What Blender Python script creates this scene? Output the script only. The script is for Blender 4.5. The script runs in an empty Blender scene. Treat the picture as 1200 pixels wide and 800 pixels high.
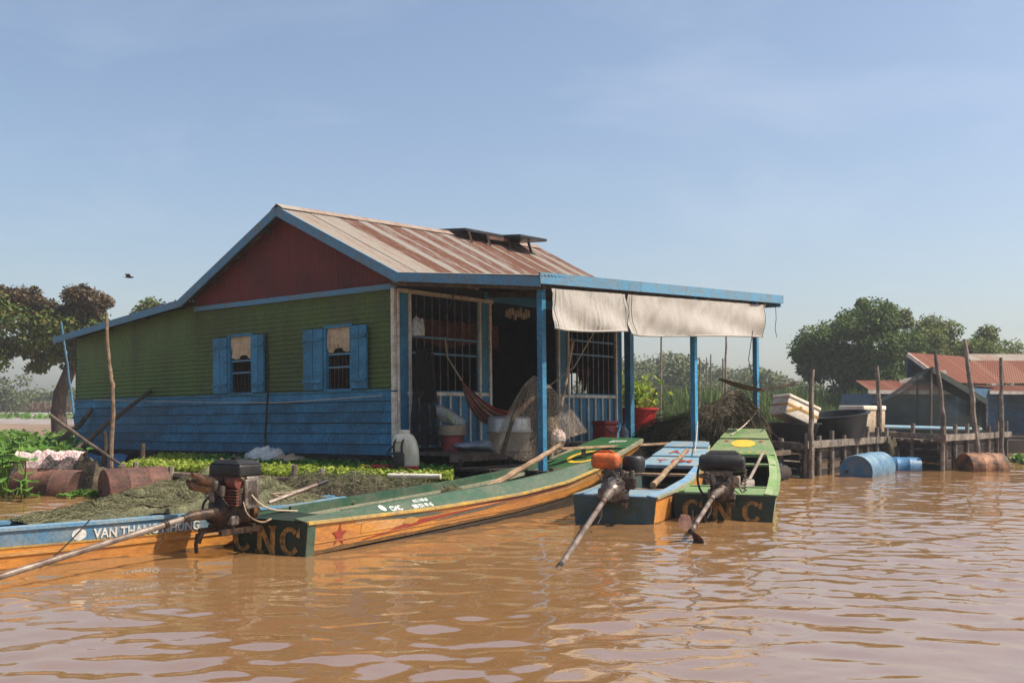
import bpy, math, random
import numpy as np
from mathutils import Vector, Matrix, noise as mnoise
random.seed(7); RNG = np.random.default_rng(11)
R = math.radians
S = bpy.context.scene
COL = S.collection

# ------------------------------------------------------------------ camera, sky, sun, exposure
cam = bpy.data.cameras.new('camera'); camo = bpy.data.objects.new('camera', cam); COL.objects.link(camo)
cam.lens = 35.7; cam.sensor_width = 36; cam.shift_y = 0.0675; cam.clip_end = 3000; cam.clip_start = .05
camo.matrix_world = Matrix.Translation((0, 0, 1.25)) @ Matrix.Rotation(R(90), 4, 'X') @ Matrix.Rotation(R(.4), 4, 'Z')
S.camera = camo
SUN_EL, SUN_AZ = R(55), math.atan2(.99, -.10)
w = bpy.data.worlds.new('World'); S.world = w; w.use_nodes = True
wn, wl = w.node_tree.nodes, w.node_tree.links
sky = wn.new('ShaderNodeTexSky'); sky.sky_type = 'NISHITA'; sky.sun_disc = False
sky.sun_elevation = SUN_EL; sky.sun_rotation = SUN_AZ; sky.air_density = 1.0; sky.dust_density = 2.6; sky.ozone_density = 1.0; sky.altitude = 20
bg = wn['Background']; bg.inputs['Strength'].default_value = .108
# thin wisps of high cloud
tc = wn.new('ShaderNodeTexCoord'); mp = wn.new('ShaderNodeMapping'); mp.inputs['Scale'].default_value = (1.6, 1.6, 4.2); mp.inputs['Location'].default_value = (1.9, .2, .75)
nz = wn.new('ShaderNodeTexNoise'); nz.inputs['Scale'].default_value = 1.5; nz.inputs['Detail'].default_value = 7; nz.inputs['Roughness'].default_value = .55; nz.inputs['Distortion'].default_value = .5
rp = wn.new('ShaderNodeMapRange'); rp.inputs['From Min'].default_value = .56; rp.inputs['From Max'].default_value = .86; rp.inputs['To Max'].default_value = .17
mx = wn.new('ShaderNodeMixRGB'); mx.inputs['Color2'].default_value = (7.6, 7.6, 7.6, 1)
wl.new(tc.outputs['Generated'], mp.inputs['Vector']); wl.new(mp.outputs[0], nz.inputs['Vector']); wl.new(nz.outputs['Fac'], rp.inputs['Value'])
wl.new(rp.outputs[0], mx.inputs['Fac']); wl.new(sky.outputs[0], mx.inputs['Color1']); wl.new(mx.outputs[0], bg.inputs['Color'])
sl = bpy.data.lights.new('sun', 'SUN'); sl.energy = 5.0; sl.angle = R(.5); sl.color = (1, .91, .77)
so = bpy.data.objects.new('sun', sl); COL.objects.link(so)
sd = Vector((math.cos(SUN_EL) * math.sin(SUN_AZ), math.cos(SUN_EL) * math.cos(SUN_AZ), math.sin(SUN_EL)))
so.rotation_euler = sd.to_track_quat('Z', 'Y').to_euler(); so.location = sd * 60
S.view_settings.view_transform = 'Standard'; S.view_settings.look = 'None'; S.view_settings.exposure = .62; S.view_settings.gamma = 1
S.render.engine = 'CYCLES'; S.cycles.use_denoising = True; S.cycles.max_bounces = 8; S.cycles.transparent_max_bounces = 24; S.cycles.volume_bounces = 0
S.cycles.caustics_reflective = False; S.cycles.caustics_refractive = False; S.cycles.sample_clamp_indirect = 4

# ------------------------------------------------------------------ materials
def mat(name, col, rough=.65, col2=None, amt=.4, scale=5., stretch=(1, 1, 1), var=.3, metal=0., bump=.25, bscale=30., spec=.3, sharp=.12, trans=0.):
    """painted / weathered surface: base colour broken by wear patches of a second colour, fine value grain and relief"""
    m = bpy.data.materials.new(name); m.use_nodes = True
    n, l = m.node_tree.nodes, m.node_tree.links
    b = n['Principled BSDF']; b.inputs['Roughness'].default_value = rough; b.inputs['Metallic'].default_value = metal
    b.inputs['Specular IOR Level'].default_value = spec
    t = n.new('ShaderNodeTexCoord'); oi = n.new('ShaderNodeObjectInfo')
    mul = n.new('ShaderNodeVectorMath'); mul.operation = 'MULTIPLY_ADD'
    mul.inputs[0].default_value = (1, 1, 1)
    sc = n.new('ShaderNodeVectorMath'); sc.operation = 'SCALE'; sc.inputs[0].default_value = (13, 7, 5); l.new(oi.outputs['Random'], sc.inputs['Scale'])
    l.new(t.outputs['Object'], mul.inputs[0]); mul.inputs[1].default_value = stretch; l.new(sc.outputs[0], mul.inputs[2])
    a = n.new('ShaderNodeTexNoise'); a.inputs['Scale'].default_value = scale; a.inputs['Detail'].default_value = 8; a.inputs['Roughness'].default_value = .68
    l.new(mul.outputs[0], a.inputs['Vector'])
    c2 = col2 or tuple(c * .55 for c in col)
    r = n.new('ShaderNodeMapRange'); r.inputs['From Min'].default_value = .72 - amt * .5 - sharp; r.inputs['From Max'].default_value = .72 - amt * .5 + sharp
    l.new(a.outputs['Fac'], r.inputs['Value'])
    mixc = n.new('ShaderNodeMixRGB'); mixc.inputs['Color1'].default_value = (*col, 1); mixc.inputs['Color2'].default_value = (*c2, 1)
    l.new(r.outputs[0], mixc.inputs['Fac'])
    g = n.new('ShaderNodeTexNoise'); g.inputs['Scale'].default_value = bscale; g.inputs['Detail'].default_value = 5; l.new(mul.outputs[0], g.inputs['Vector'])
    gr = n.new('ShaderNodeMapRange'); gr.inputs['From Min'].default_value = .25; gr.inputs['From Max'].default_value = .75
    gr.inputs['To Min'].default_value = 1 - var; gr.inputs['To Max'].default_value = 1 + var * .6; l.new(g.outputs['Fac'], gr.inputs['Value'])
    rv = n.new('ShaderNodeMapRange'); rv.inputs['To Min'].default_value = 1 - var * .5; rv.inputs['To Max'].default_value = 1 + var * .35; l.new(oi.outputs['Random'], rv.inputs['Value'])
    mm = n.new('ShaderNodeMath'); mm.operation = 'MULTIPLY'; l.new(gr.outputs[0], mm.inputs[0]); l.new(rv.outputs[0], mm.inputs[1])
    vm = n.new('ShaderNodeVectorMath'); vm.operation = 'SCALE'; l.new(mixc.outputs[0], vm.inputs[0]); l.new(mm.outputs[0], vm.inputs['Scale'])
    l.new(vm.outputs[0], b.inputs['Base Color'])
    if bump:
        bp = n.new('ShaderNodeBump'); bp.inputs['Strength'].default_value = bump; bp.inputs['Distance'].default_value = .02
        l.new(g.outputs['Fac'], bp.inputs['Height']); l.new(bp.outputs[0], b.inputs['Normal'])
    if trans:
        out = n['Material Output']; tr = n.new('ShaderNodeBsdfTranslucent'); l.new(vm.outputs[0], tr.inputs['Color'])
        ms = n.new('ShaderNodeMixShader'); ms.inputs[0].default_value = trans
        l.new(b.outputs[0], ms.inputs[1]); l.new(tr.outputs[0], ms.inputs[2]); l.new(ms.outputs[0], out.inputs['Surface'])
    return m

def leafmat(name, cols, trans=.3, rough=.5):
    m = bpy.data.materials.new(name); m.use_nodes = True
    n, l = m.node_tree.nodes, m.node_tree.links
    b = n['Principled BSDF']; b.inputs['Roughness'].default_value = rough + .1; b.inputs['Specular IOR Level'].default_value = .16
    g = n.new('ShaderNodeNewGeometry'); r = n.new('ShaderNodeValToRGB')
    e = r.color_ramp.elements
    for i, c in enumerate(cols):
        x = e[i] if i < 2 else e.new(i / (len(cols) - 1))
        x.position = i / (len(cols) - 1); x.color = (*c, 1)
    l.new(g.outputs['Random Per Island'], r.inputs['Fac']); l.new(r.outputs[0], b.inputs['Base Color'])
    tr = n.new('ShaderNodeBsdfTranslucent'); l.new(r.outputs[0], tr.inputs['Color'])
    ms = n.new('ShaderNodeMixShader'); ms.inputs[0].default_value = trans
    l.new(b.outputs[0], ms.inputs[1]); l.new(tr.outputs[0], ms.inputs[2]); l.new(ms.outputs[0], n['Material Output'].inputs['Surface'])
    return m

def netmat(name, col, alpha=.5, cell=30., fold=3., lo=.45):
    """thin knotted netting: part open, denser along its folds"""
    m = bpy.data.materials.new(name); m.use_nodes = True
    n, l = m.node_tree.nodes, m.node_tree.links
    b = n['Principled BSDF']; b.inputs['Base Color'].default_value = (*col, 1); b.inputs['Roughness'].default_value = .8; b.inputs['Specular IOR Level'].default_value = .1
    t = n.new('ShaderNodeTexCoord')
    v = n.new('ShaderNodeTexVoronoi'); v.feature = 'DISTANCE_TO_EDGE'; v.inputs['Scale'].default_value = cell; l.new(t.outputs['Object'], v.inputs['Vector'])
    r = n.new('ShaderNodeMapRange'); r.inputs['From Min'].default_value = .02; r.inputs['From Max'].default_value = .16; r.inputs['To Min'].default_value = min(1, alpha + .3); r.inputs['To Max'].default_value = alpha * .7
    l.new(v.outputs['Distance'], r.inputs['Value'])
    a = n.new('ShaderNodeTexNoise'); a.inputs['Scale'].default_value = fold; a.inputs['Detail'].default_value = 4; l.new(t.outputs['Object'], a.inputs['Vector'])
    r2 = n.new('ShaderNodeMapRange'); r2.inputs['From Min'].default_value = .3; r2.inputs['From Max'].default_value = .7; r2.inputs['To Min'].default_value = lo; r2.inputs['To Max'].default_value = 1.4; l.new(a.outputs['Fac'], r2.inputs['Value'])
    mu = n.new('ShaderNodeMath'); mu.operation = 'MULTIPLY'; mu.use_clamp = True; l.new(r.outputs[0], mu.inputs[0]); l.new(r2.outputs[0], mu.inputs[1])
    l.new(mu.outputs[0], b.inputs['Alpha'])
    return m

def roofmat(name, zinc, rust, bias):
    """corrugated sheet: x across the sheet; its lapped edge stays pale, the rest rusts in streaks down the slope"""
    m = bpy.data.materials.new(name); m.use_nodes = True
    n, l = m.node_tree.nodes, m.node_tree.links
    b = n['Principled BSDF']; b.inputs['Roughness'].default_value = .8; b.inputs['Specular IOR Level'].default_value = .12
    t = n.new('ShaderNodeTexCoord'); oi = n.new('ShaderNodeObjectInfo')
    sc = n.new('ShaderNodeVectorMath'); sc.operation = 'SCALE'; sc.inputs[0].default_value = (23, 11, 5); l.new(oi.outputs['Random'], sc.inputs['Scale'])
    ma = n.new('ShaderNodeVectorMath'); ma.operation = 'MULTIPLY_ADD'; ma.inputs[1].default_value = (6.5, 1.1, 1.1); l.new(t.outputs['Object'], ma.inputs[0]); l.new(sc.outputs[0], ma.inputs[2])
    a = n.new('ShaderNodeTexNoise'); a.inputs['Scale'].default_value = 1.5; a.inputs['Detail'].default_value = 9; a.inputs['Roughness'].default_value = .72; l.new(ma.outputs[0], a.inputs['Vector'])
    sp = n.new('ShaderNodeSeparateXYZ'); l.new(t.outputs['Object'], sp.inputs[0])
    e = n.new('ShaderNodeMapRange'); e.inputs['From Min'].default_value = .20; e.inputs['From Max'].default_value = .30; e.inputs['To Min'].default_value = -.22; e.inputs['To Max'].default_value = .06; rx = n.new('ShaderNodeMath'); rx.operation = 'MULTIPLY_ADD'; rx.inputs[1].default_value = .22; l.new(oi.outputs['Random'], rx.inputs[0]); l.new(sp.outputs['X'], rx.inputs[2]); l.new(rx.outputs[0], e.inputs['Value'])
    rb = n.new('ShaderNodeMapRange'); rb.inputs['To Min'].default_value = bias - .05; rb.inputs['To Max'].default_value = bias + .07; l.new(oi.outputs['Random'], rb.inputs['Value'])
    s1 = n.new('ShaderNodeMath'); l.new(a.outputs['Fac'], s1.inputs[0]); l.new(e.outputs[0], s1.inputs[1])
    s2 = n.new('ShaderNodeMath'); l.new(s1.outputs[0], s2.inputs[0]); l.new(rb.outputs[0], s2.inputs[1])
    r = n.new('ShaderNodeMapRange'); r.inputs['From Min'].default_value = .40; r.inputs['From Max'].default_value = .64; l.new(s2.outputs[0], r.inputs['Value'])
    f = n.new('ShaderNodeTexNoise'); f.inputs['Scale'].default_value = 14; f.inputs['Detail'].default_value = 6; l.new(ma.outputs[0], f.inputs['Vector'])
    rc = n.new('ShaderNodeMixRGB'); rc.inputs['Color1'].default_value = (*[c * .55 for c in rust], 1); rc.inputs['Color2'].default_value = (*[c * 1.45 for c in rust], 1); l.new(f.outputs['Fac'], rc.inputs['Fac'])
    zc = n.new('ShaderNodeMixRGB'); zc.inputs['Color1'].default_value = (*[c * .72 for c in zinc], 1); zc.inputs['Color2'].default_value = (*[c * 1.2 for c in zinc], 1); l.new(f.outputs['Fac'], zc.inputs['Fac'])
    mc = n.new('ShaderNodeMixRGB'); l.new(r.outputs[0], mc.inputs['Fac']); l.new(zc.outputs[0], mc.inputs['Color1']); l.new(rc.outputs[0], mc.inputs['Color2'])
    l.new(mc.outputs[0], b.inputs['Base Color'])
    return m

M = {}
WOODST = (1, 1, 1)
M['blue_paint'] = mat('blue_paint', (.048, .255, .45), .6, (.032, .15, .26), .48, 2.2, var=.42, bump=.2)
M['blue_hazed'] = mat('blue_hazed', (.055, .15, .26), .7, (.05, .09, .13), .4, 2, var=.25)  # blue of the far walls, muted to put distance haze into the colour
M['blue_pale'] = mat('blue_pale', (.09, .25, .40), .6, (.15, .19, .21), .35, 4, var=.25)
M['green_wall'] = mat('green_wall', (.10, .165, .036), .6, (.085, .11, .038), .47, 1.3, stretch=(1, 1, .35), var=.34, bump=.12)
M['red_wall'] = mat('red_wall', (.17, .028, .022), .6, (.10, .022, .018), .4, 1.5, var=.2, bump=.12)
M['white_trim'] = mat('white_trim', (.74, .69, .61), .6, (.45, .37, .29), .3, 5)
M['old_wood'] = mat('old_wood', (.15, .115, .085), .85, (.07, .05, .036), .5, 4, stretch=(1, 1, 1), var=.5, bump=.5)
M['pale_wood'] = mat('pale_wood', (.36, .235, .14), .75, (.19, .12, .07), .45, 5, var=.4, bump=.35)
M['grey_wood'] = mat('grey_wood', (.33, .275, .23), .85, (.13, .105, .085), .5, 4, var=.45, bump=.5)
M['dark_wood'] = mat('dark_wood', (.05, .035, .026), .85, (.02, .014, .011), .5, 4, var=.4, bump=.4)
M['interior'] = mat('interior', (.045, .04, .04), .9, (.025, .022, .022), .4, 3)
M['bamboo'] = mat('bamboo', (.33, .22, .13), .6, (.14, .1, .07), .45, 7, var=.35)
M['roof_rust'] = roofmat('roof_rust', (.25, .225, .20), (.118, .052, .034), .05)
M['roof_pale'] = roofmat('roof_pale', (.27, .235, .20), (.20, .10, .065), -.12)
M['roof_red'] = roofmat('roof_red', (.19, .085, .055), (.14, .048, .030), .12)
M['canvas'] = mat('canvas', (.47, .44, .405), .85, (.41, .375, .335), .4, 1.2, var=.12, bump=.25, trans=.25)
M['curtain'] = mat('curtain', (.78, .62, .44), .85, (.6, .44, .29), .4, 5, trans=.2)
M['black_plastic'] = mat('black_plastic', (.012, .012, .013), .45, (.03, .028, .026), .35, 6, var=.3, bump=.1)
M['black_rubber'] = mat('black_rubber', (.014, .013, .013), .5, (.035, .03, .026), .3, 8, bump=.2)
M['iron_dark'] = mat('iron_dark', (.022, .018, .016), .5, (.10, .055, .03), .42, 9, metal=.35, var=.4, bump=.35)
M['iron_grey'] = mat('iron_grey', (.22, .19, .165), .45, (.09, .06, .045), .45, 8, metal=.55, var=.4, bump=.3)
M['steel'] = mat('steel', (.34, .28, .235), .5, (.13, .09, .07), .5, 4, metal=.4, var=.25, bump=.15)
M['brass'] = mat('brass', (.42, .22, .10), .42, (.12, .06, .035), .42, 6, metal=.55, var=.35)
M['rust'] = mat('rust', (.23, .10, .07), .75, (.085, .045, .035), .56, 3.0, var=.4, bump=.3)
M['rust_red'] = mat('rust_red', (.21, .055, .035), .7, (.09, .04, .03), .4, 6, var=.3)
M['orange_plastic'] = mat('orange_plastic', (.60, .13, .025), .42, (.28, .09, .04), .35, 7, var=.25, bump=.12)
M['red_plastic'] = mat('red_plastic', (.42, .022, .016), .45, (.25, .02, .015), .3, 4, var=.2, bump=.1)
M['pink_plastic'] = mat('pink_plastic', (.38, .07, .08), .5, (.2, .05, .05), .4, 4, var=.2, bump=.1)
M['white_plastic'] = mat('white_plastic', (.66, .63, .52), .45, (.5, .45, .34), .35, 5, var=.12, bump=.08)
M['foam'] = mat('foam', (.78, .70, .58), .8, (.58, .47, .35), .36, 4, var=.14, bump=.2)
M['foam_dirty'] = mat('foam_dirty', (.52, .42, .30), .85, (.35, .25, .16), .42, 5, var=.25, bump=.3)
M['tape'] = mat('tape', (.52, .27, .04), .4, var=.15)
M['aluminium'] = mat('aluminium', (.55, .54, .52), .4, (.33, .32, .3), .4, 5, metal=.5, var=.15, bump=.08)
M['beige_plastic'] = mat('beige_plastic', (.40, .32, .22), .6, (.28, .21, .14), .4, 4, var=.15)
M['sack'] = mat('sack', (.46, .47, .46), .75, (.22, .29, .36), .42, 5, var=.25, bump=.3)
M['sack_green'] = mat('sack_green', (.25, .42, .06), .7, (.5, .52, .45), .4, 9, var=.2)
M['polybag'] = mat('polybag', (.66, .67, .64), .35, (.45, .46, .44), .4, 9, var=.3, bump=.6, trans=.2)
M['cloth_dark'] = mat('cloth_dark', (.025, .022, .022), .9, (.05, .035, .03), .4, 6, var=.3)
M['cloth_pattern'] = mat('cloth_pattern', (.60, .51, .48), .9, (.30, .14, .14), .4, 34, var=.3, sharp=.05)
M['valance'] = mat('valance', (.22, .075, .045), .9, (.10, .04, .03), .5, 8, var=.35)
M['rope'] = mat('rope', (.56, .47, .36), .9, (.3, .24, .18), .4, 30, var=.3)
M['net_green'] = netmat('net_green', (.15, .155, .085), 1.0, 26, 5)
M['net_brown'] = mat('net_brown', (.13, .105, .065), .9, (.06, .048, .032), .5, 9, var=.5, bump=.8, bscale=60)
M['net_olive'] = mat('net_olive', (.19, .185, .105), .9, (.085, .085, .048), .5, 5, var=.5, bump=.5, bscale=55)
M['net_black'] = netmat('net_black', (.016, .014, .013), .72, 34, 4)
M['net_thin'] = netmat('net_thin', (.05, .05, .052), .07, 30, 1.2)
M['net_pale'] = netmat('net_pale', (.34, .27, .20), .13, 26, 3)
M['shade_net'] = netmat('shade_net', (.012, .016, .014), 1.0, 60, 1.2, .86)
M['shade_cloth'] = mat('shade_cloth', (.06, .072, .062), .85, (.045, .055, .05), .4, 3, var=.25)
M['soil'] = mat('soil', (.045, .03, .02), .95, (.02, .014, .01), .5, 8, var=.4)
M['strand_dark'] = leafmat('strand_dark', [(.020, .019, .012), (.042, .038, .024), (.07, .062, .038)], .05, .8)
M['strand_pale'] = leafmat('strand_pale', [(.05, .042, .027), (.10, .085, .052), (.19, .155, .095)], .1, .8)
M['strand_olive'] = leafmat('strand_olive', [(.07, .07, .036), (.14, .14, .075), (.24, .225, .13)], .1, .8)
# boats
M['hull_orange'] = mat('hull_orange', (.60, .25, .04), .5, (.40, .17, .05), .46, 2.4, stretch=(1, .5, 1.6), var=.3, bump=.15)
M['hull_faded'] = mat('hull_faded', (.50, .31, .15), .6, (.48, .22, .05), .5, 3.2, stretch=(1, .5, 1.6), var=.3, bump=.15)
M['hull_tar'] = mat('hull_tar', (.028, .022, .016), .6, (.06, .045, .03), .35, 4, var=.3)
M['hull_stain'] = mat('hull_stain', (.085, .05, .022), .35, (.16, .085, .03), .5, 5, var=.35)
M['boat_green'] = mat('boat_green', (.03, .078, .045), .5, (.085, .105, .07), .42, 4.5, stretch=(1, .5, 1), var=.3, bump=.15)
M['boat_green_dark'] = mat('boat_green_dark', (.012, .03, .02), .5, (.03, .036, .024), .4, 4, var=.3)
M['boat_deck_green'] = mat('boat_deck_green', (.03, .095, .032), .45, (.02, .07, .03), .4, 4, var=.25)
M['boat_lime'] = mat('boat_lime', (.09, .205, .055), .55, (.21, .22, .12), .46, 5, var=.25)
M['boat_lime_worn'] = mat('boat_lime_worn', (.30, .33, .19), .6, (.14, .25, .07), .5, 4, var=.3)
M['boat_cream'] = mat('boat_cream', (.27, .26, .18), .65, (.20, .19, .13), .4, 4, var=.3)
M['boat_blue'] = mat('boat_blue', (.085, .21, .34), .5, (.22, .26, .27), .4, 5, var=.25)
M['boat_blue_dark'] = mat('boat_blue_dark', (.05, .095, .11), .55, (.06, .08, .06), .45, 5, var=.3)
M['boat_sky'] = mat('boat_sky', (.11, .26, .39), .55, (.25, .27, .25), .46, 5, var=.22)
M['boat_inside'] = mat('boat_inside', (.05, .06, .06), .7, (.09, .085, .075), .45, 4, var=.35)
M['yellow_paint'] = mat('yellow_paint', (.66, .42, .03), .5, (.5, .28, .06), .36, 8, var=.2)
M['yellow_rail'] = mat('yellow_rail', (.52, .33, .06), .6, (.30, .21, .10), .46, 6, var=.25)
M['orange_letter'] = mat('orange_letter', (.46, .25, .07), .6, (.10, .07, .035), .42, 14, var=.3)
M['white_paint'] = mat('white_paint', (.68, .66, .60), .6, (.35, .4, .42), .35, 22, var=.15)
M['red_paint'] = mat('red_paint', (.28, .035, .02), .55, (.2, .05, .03), .35, 9, var=.2)
M['teal_paint'] = mat('teal_paint', (.06, .10, .085), .55, (.10, .12, .09), .35, 9, var=.2)
M['gold_paint'] = mat('gold_paint', (.50, .27, .07), .55, (.38, .2, .06), .4, 9, var=.2)
M['drum_blue'] = mat('drum_blue', (.03, .15, .32), .5, (.16, .2, .22), .3, 4, var=.25, bump=.2)
M['drum_pale'] = mat('drum_pale', (.17, .27, .34), .5, (.07, .15, .24), .45, 4, var=.2, bump=.2)
M['drum_rust'] = mat('drum_rust', (.42, .20, .10), .65, (.055, .03, .02), .5, 4, var=.35, bump=.3)
M['solar'] = mat('solar', (.012, .014, .02), .3, (.02, .02, .026), .3, 5, bump=0)
M['bark'] = mat('bark', (.12, .085, .065), .9, (.05, .036, .028), .5, 6, stretch=(1, 1, .3), var=.45, bump=.8, bscale=18)
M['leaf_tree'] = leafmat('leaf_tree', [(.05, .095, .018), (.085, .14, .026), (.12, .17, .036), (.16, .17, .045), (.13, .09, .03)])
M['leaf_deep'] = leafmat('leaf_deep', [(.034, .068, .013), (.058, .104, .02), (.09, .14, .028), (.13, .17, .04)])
M['leaf_vine'] = leafmat('leaf_vine', [(.095, .055, .032), (.07, .042, .024), (.12, .08, .042), (.08, .085, .03)], .15)
M['leaf_far'] = leafmat('leaf_far', [(.05, .08, .02), (.08, .11, .03), (.11, .13, .04), (.12, .10, .045)], .2)
M['leaf_hyacinth'] = leafmat('leaf_hyacinth', [(.05, .13, .022), (.09, .20, .03), (.15, .26, .05), (.07, .11, .03)], .3, .35)
M['leaf_seedling'] = leafmat('leaf_seedling', [(.15, .22, .025), (.24, .31, .04), (.34, .38, .07)], .35)
M['leaf_seedling_shaded'] = leafmat('leaf_seedling_shaded', [(.04, .13, .02), (.06, .17, .03), (.10, .22, .04)], .3)
M['leaf_pot'] = leafmat('leaf_pot', [(.10, .22, .03), (.24, .33, .04), (.40, .42, .08)], .4)
M['reed'] = leafmat('reed', [(.06, .105, .022), (.10, .15, .034), (.15, .19, .055)], .3, .6)
M['dry_grass'] = leafmat('dry_grass', [(.16, .095, .055), (.21, .135, .085), (.13, .10, .05)], .2, .8)

# ------------------------------------------------------------------ mesh helpers
class MB:
    def __init__(s): s.v, s.f = [], []
    def add(s, vs, fs):
        o = len(s.v); s.v += [tuple(p) for p in vs]; s.f += [tuple(i + o for i in q) for q in fs]; return s
    def box(s, c, d, rot=None, taper=1.):
        """box centred at c with full sizes d; rot = 3x3 or angle about z"""
        h = [x / 2 for x in d]
        if isinstance(rot, (int, float)): rot = Matrix.Rotation(rot, 3, 'Z')
        vs = []
        for z in (-1, 1):
            k = 1 if z < 0 else taper
            for x, y in ((-1, -1), (1, -1), (1, 1), (-1, 1)):
                p = Vector((x * h[0] * k, y * h[1] * k, z * h[2]))
                vs.append((rot @ p if rot else p) + Vector(c))
        return s.add(vs, [(3, 2, 1, 0), (4, 5, 6, 7), (0, 1, 5, 4), (1, 2, 6, 5), (2, 3, 7, 6), (3, 0, 4, 7)])
    def rbox(s, c, d, r, rot=None):
        """box with rounded edges all round"""
        h = [x / 2 for x in d]; n = 3; prof = []
        lay = []
        for k in range(n + 1): a = math.pi / 2 * k / n; lay.append((-h[2] + r - r * math.cos(a), -r + r * math.sin(a)))
        lay2 = [(-z, i) for z, i in reversed(lay)]
        rings = []
        for z, ins in lay + lay2:
            ring = []
            for cx, cy, a0 in ((1, 1, 0), (-1, 1, 90), (-1, -1, 180), (1, -1, 270)):
                for k in range(n + 1):
                    a = R(a0 + 90 * k / n); rr = r + ins if r + ins > 1e-4 else 1e-4
                    p = Vector((cx * (h[0] - r) + rr * math.cos(a), cy * (h[1] - r) + rr * math.sin(a), z))
                    ring.append((rot @ p if rot else p) + Vector(c))
            rings.append(ring)
        return s.loft(rings, True, True)
    def loft(s, rings, closed=True, caps=False):
        m = len(rings[0]); vs = [p for r in rings for p in r]; fs = []
        for i in range(len(rings) - 1):
            for j in range(m if closed else m - 1):
                k = (j + 1) % m; fs.append((i * m + j, i * m + k, (i + 1) * m + k, (i + 1) * m + j))
        if caps: fs.append(tuple(range(m - 1, -1, -1))); fs.append(tuple((len(rings) - 1) * m + j for j in range(m)))
        return s.add(vs, fs)
    def beam(s, p, q, w, h=None, roll=0., w2=None):
        p, q = Vector(p), Vector(q); h = h or w; d = (q - p).normalized()
        up = Vector((0, 0, 1)) if abs(d.z) < .95 else Vector((0, 1, 0))
        a = d.cross(up).normalized(); b = a.cross(d).normalized()
        if roll: rm = Matrix.Rotation(roll, 3, d); a, b = rm @ a, rm @ b
        k = (w2 or w) / w
        r = [[c + a * x * w / 2 * t + b * y * h / 2 * t for x, y in ((-1, -1), (1, -1), (1, 1), (-1, 1))] for c, t in ((p, 1), (q, k))]
        return s.loft(r, True, True)
    def hose(s, pts, r, n=6):
        P = [Vector(p) for p in pts]
        for _ in range(2): P = [P[0]] + [q for a, b in zip(P[:-1], P[1:]) for q in (a.lerp(b, .25), a.lerp(b, .75))] + [P[-1]]
        return s.tube(P, r, n)
    def tube(s, pts, r, n=8, cap=True):
        pts = [Vector(p) for p in pts]; rs = r if isinstance(r, (list, tuple)) else [r] * len(pts)
        rings = []; pa = None
        for i, p in enumerate(pts):
            d = (pts[min(i + 1, len(pts) - 1)] - pts[max(i - 1, 0)]).normalized()
            if pa is None: up = Vector((0, 0, 1)) if abs(d.z) < .9 else Vector((0, 1, 0)); a = d.cross(up).normalized()
            else: a = (pa - d * pa.dot(d)).normalized()
            pa = a; b = d.cross(a)
            rings.append([p + (a * math.cos(2 * math.pi * k / n) + b * math.sin(2 * math.pi * k / n)) * rs[i] for k in range(n)])
        return s.loft(rings, True, cap)
    def lathe(s, prof, n=16, mtx=None, a0=0., a1=360.):
        """profile (radius, height) turned about z"""
        full = abs(a1 - a0) >= 359.9; m = n if full else n + 1
        rings = []
        for r, z in prof:
            ring = []
            for k in range(m):
                a = R(a0 + (a1 - a0) * k / n); p = Vector((r * math.cos(a), r * math.sin(a), z)); ring.append(mtx @ p if mtx else p)
            rings.append(ring)
        return s.loft(rings, full)
    def grid(s, fn, nu, nv):
        vs = [fn(i / nu, j / nv) for j in range(nv + 1) for i in range(nu + 1)]
        return s.add(vs, [(j * (nu + 1) + i, j * (nu + 1) + i + 1, (j + 1) * (nu + 1) + i + 1, (j + 1) * (nu + 1) + i) for j in range(nv) for i in range(nu)])
    def plate(s, poly, t, fn=None):
        """flat polygon given as 2D points, thickness t along z, mapped by fn(x, y, z)"""
        n = len(poly); fn = fn or (lambda x, y, z: (x, y, z))
        vs = [fn(x, y, 0) for x, y in poly] + [fn(x, y, t) for x, y in poly]
        return s.add(vs, [tuple(range(n - 1, -1, -1)), tuple(range(n, 2 * n))] + [(i, (i + 1) % n, n + (i + 1) % n, n + i) for i in range(n)])
    def mesh(s, name):
        me = bpy.data.meshes.new(name); me.from_pydata([tuple(p) for p in s.v], [], s.f); me.update(); return me
    def obj(s, name, m, parent=None, smooth=False, bevel=0., **kw):
        me = s.mesh(name); me.materials.append(M[m] if isinstance(m, str) else m)
        if smooth:
            me.polygons.foreach_set('use_smooth', [True] * len(me.polygons))
            if smooth != 'all':
                import bmesh
                bm = bmesh.new(); bm.from_mesh(me)
                for e in bm.edges:
                    if len(e.link_faces) == 2 and e.calc_face_angle(0) > R(40): e.smooth = False
                bm.to_mesh(me); bm.free()
        o = link(name, me, parent, **kw)
        if bevel: b = o.modifiers.new('bevel', 'BEVEL'); b.width = bevel; b.segments = 2; b.limit_method = 'ANGLE'
        return o

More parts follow.
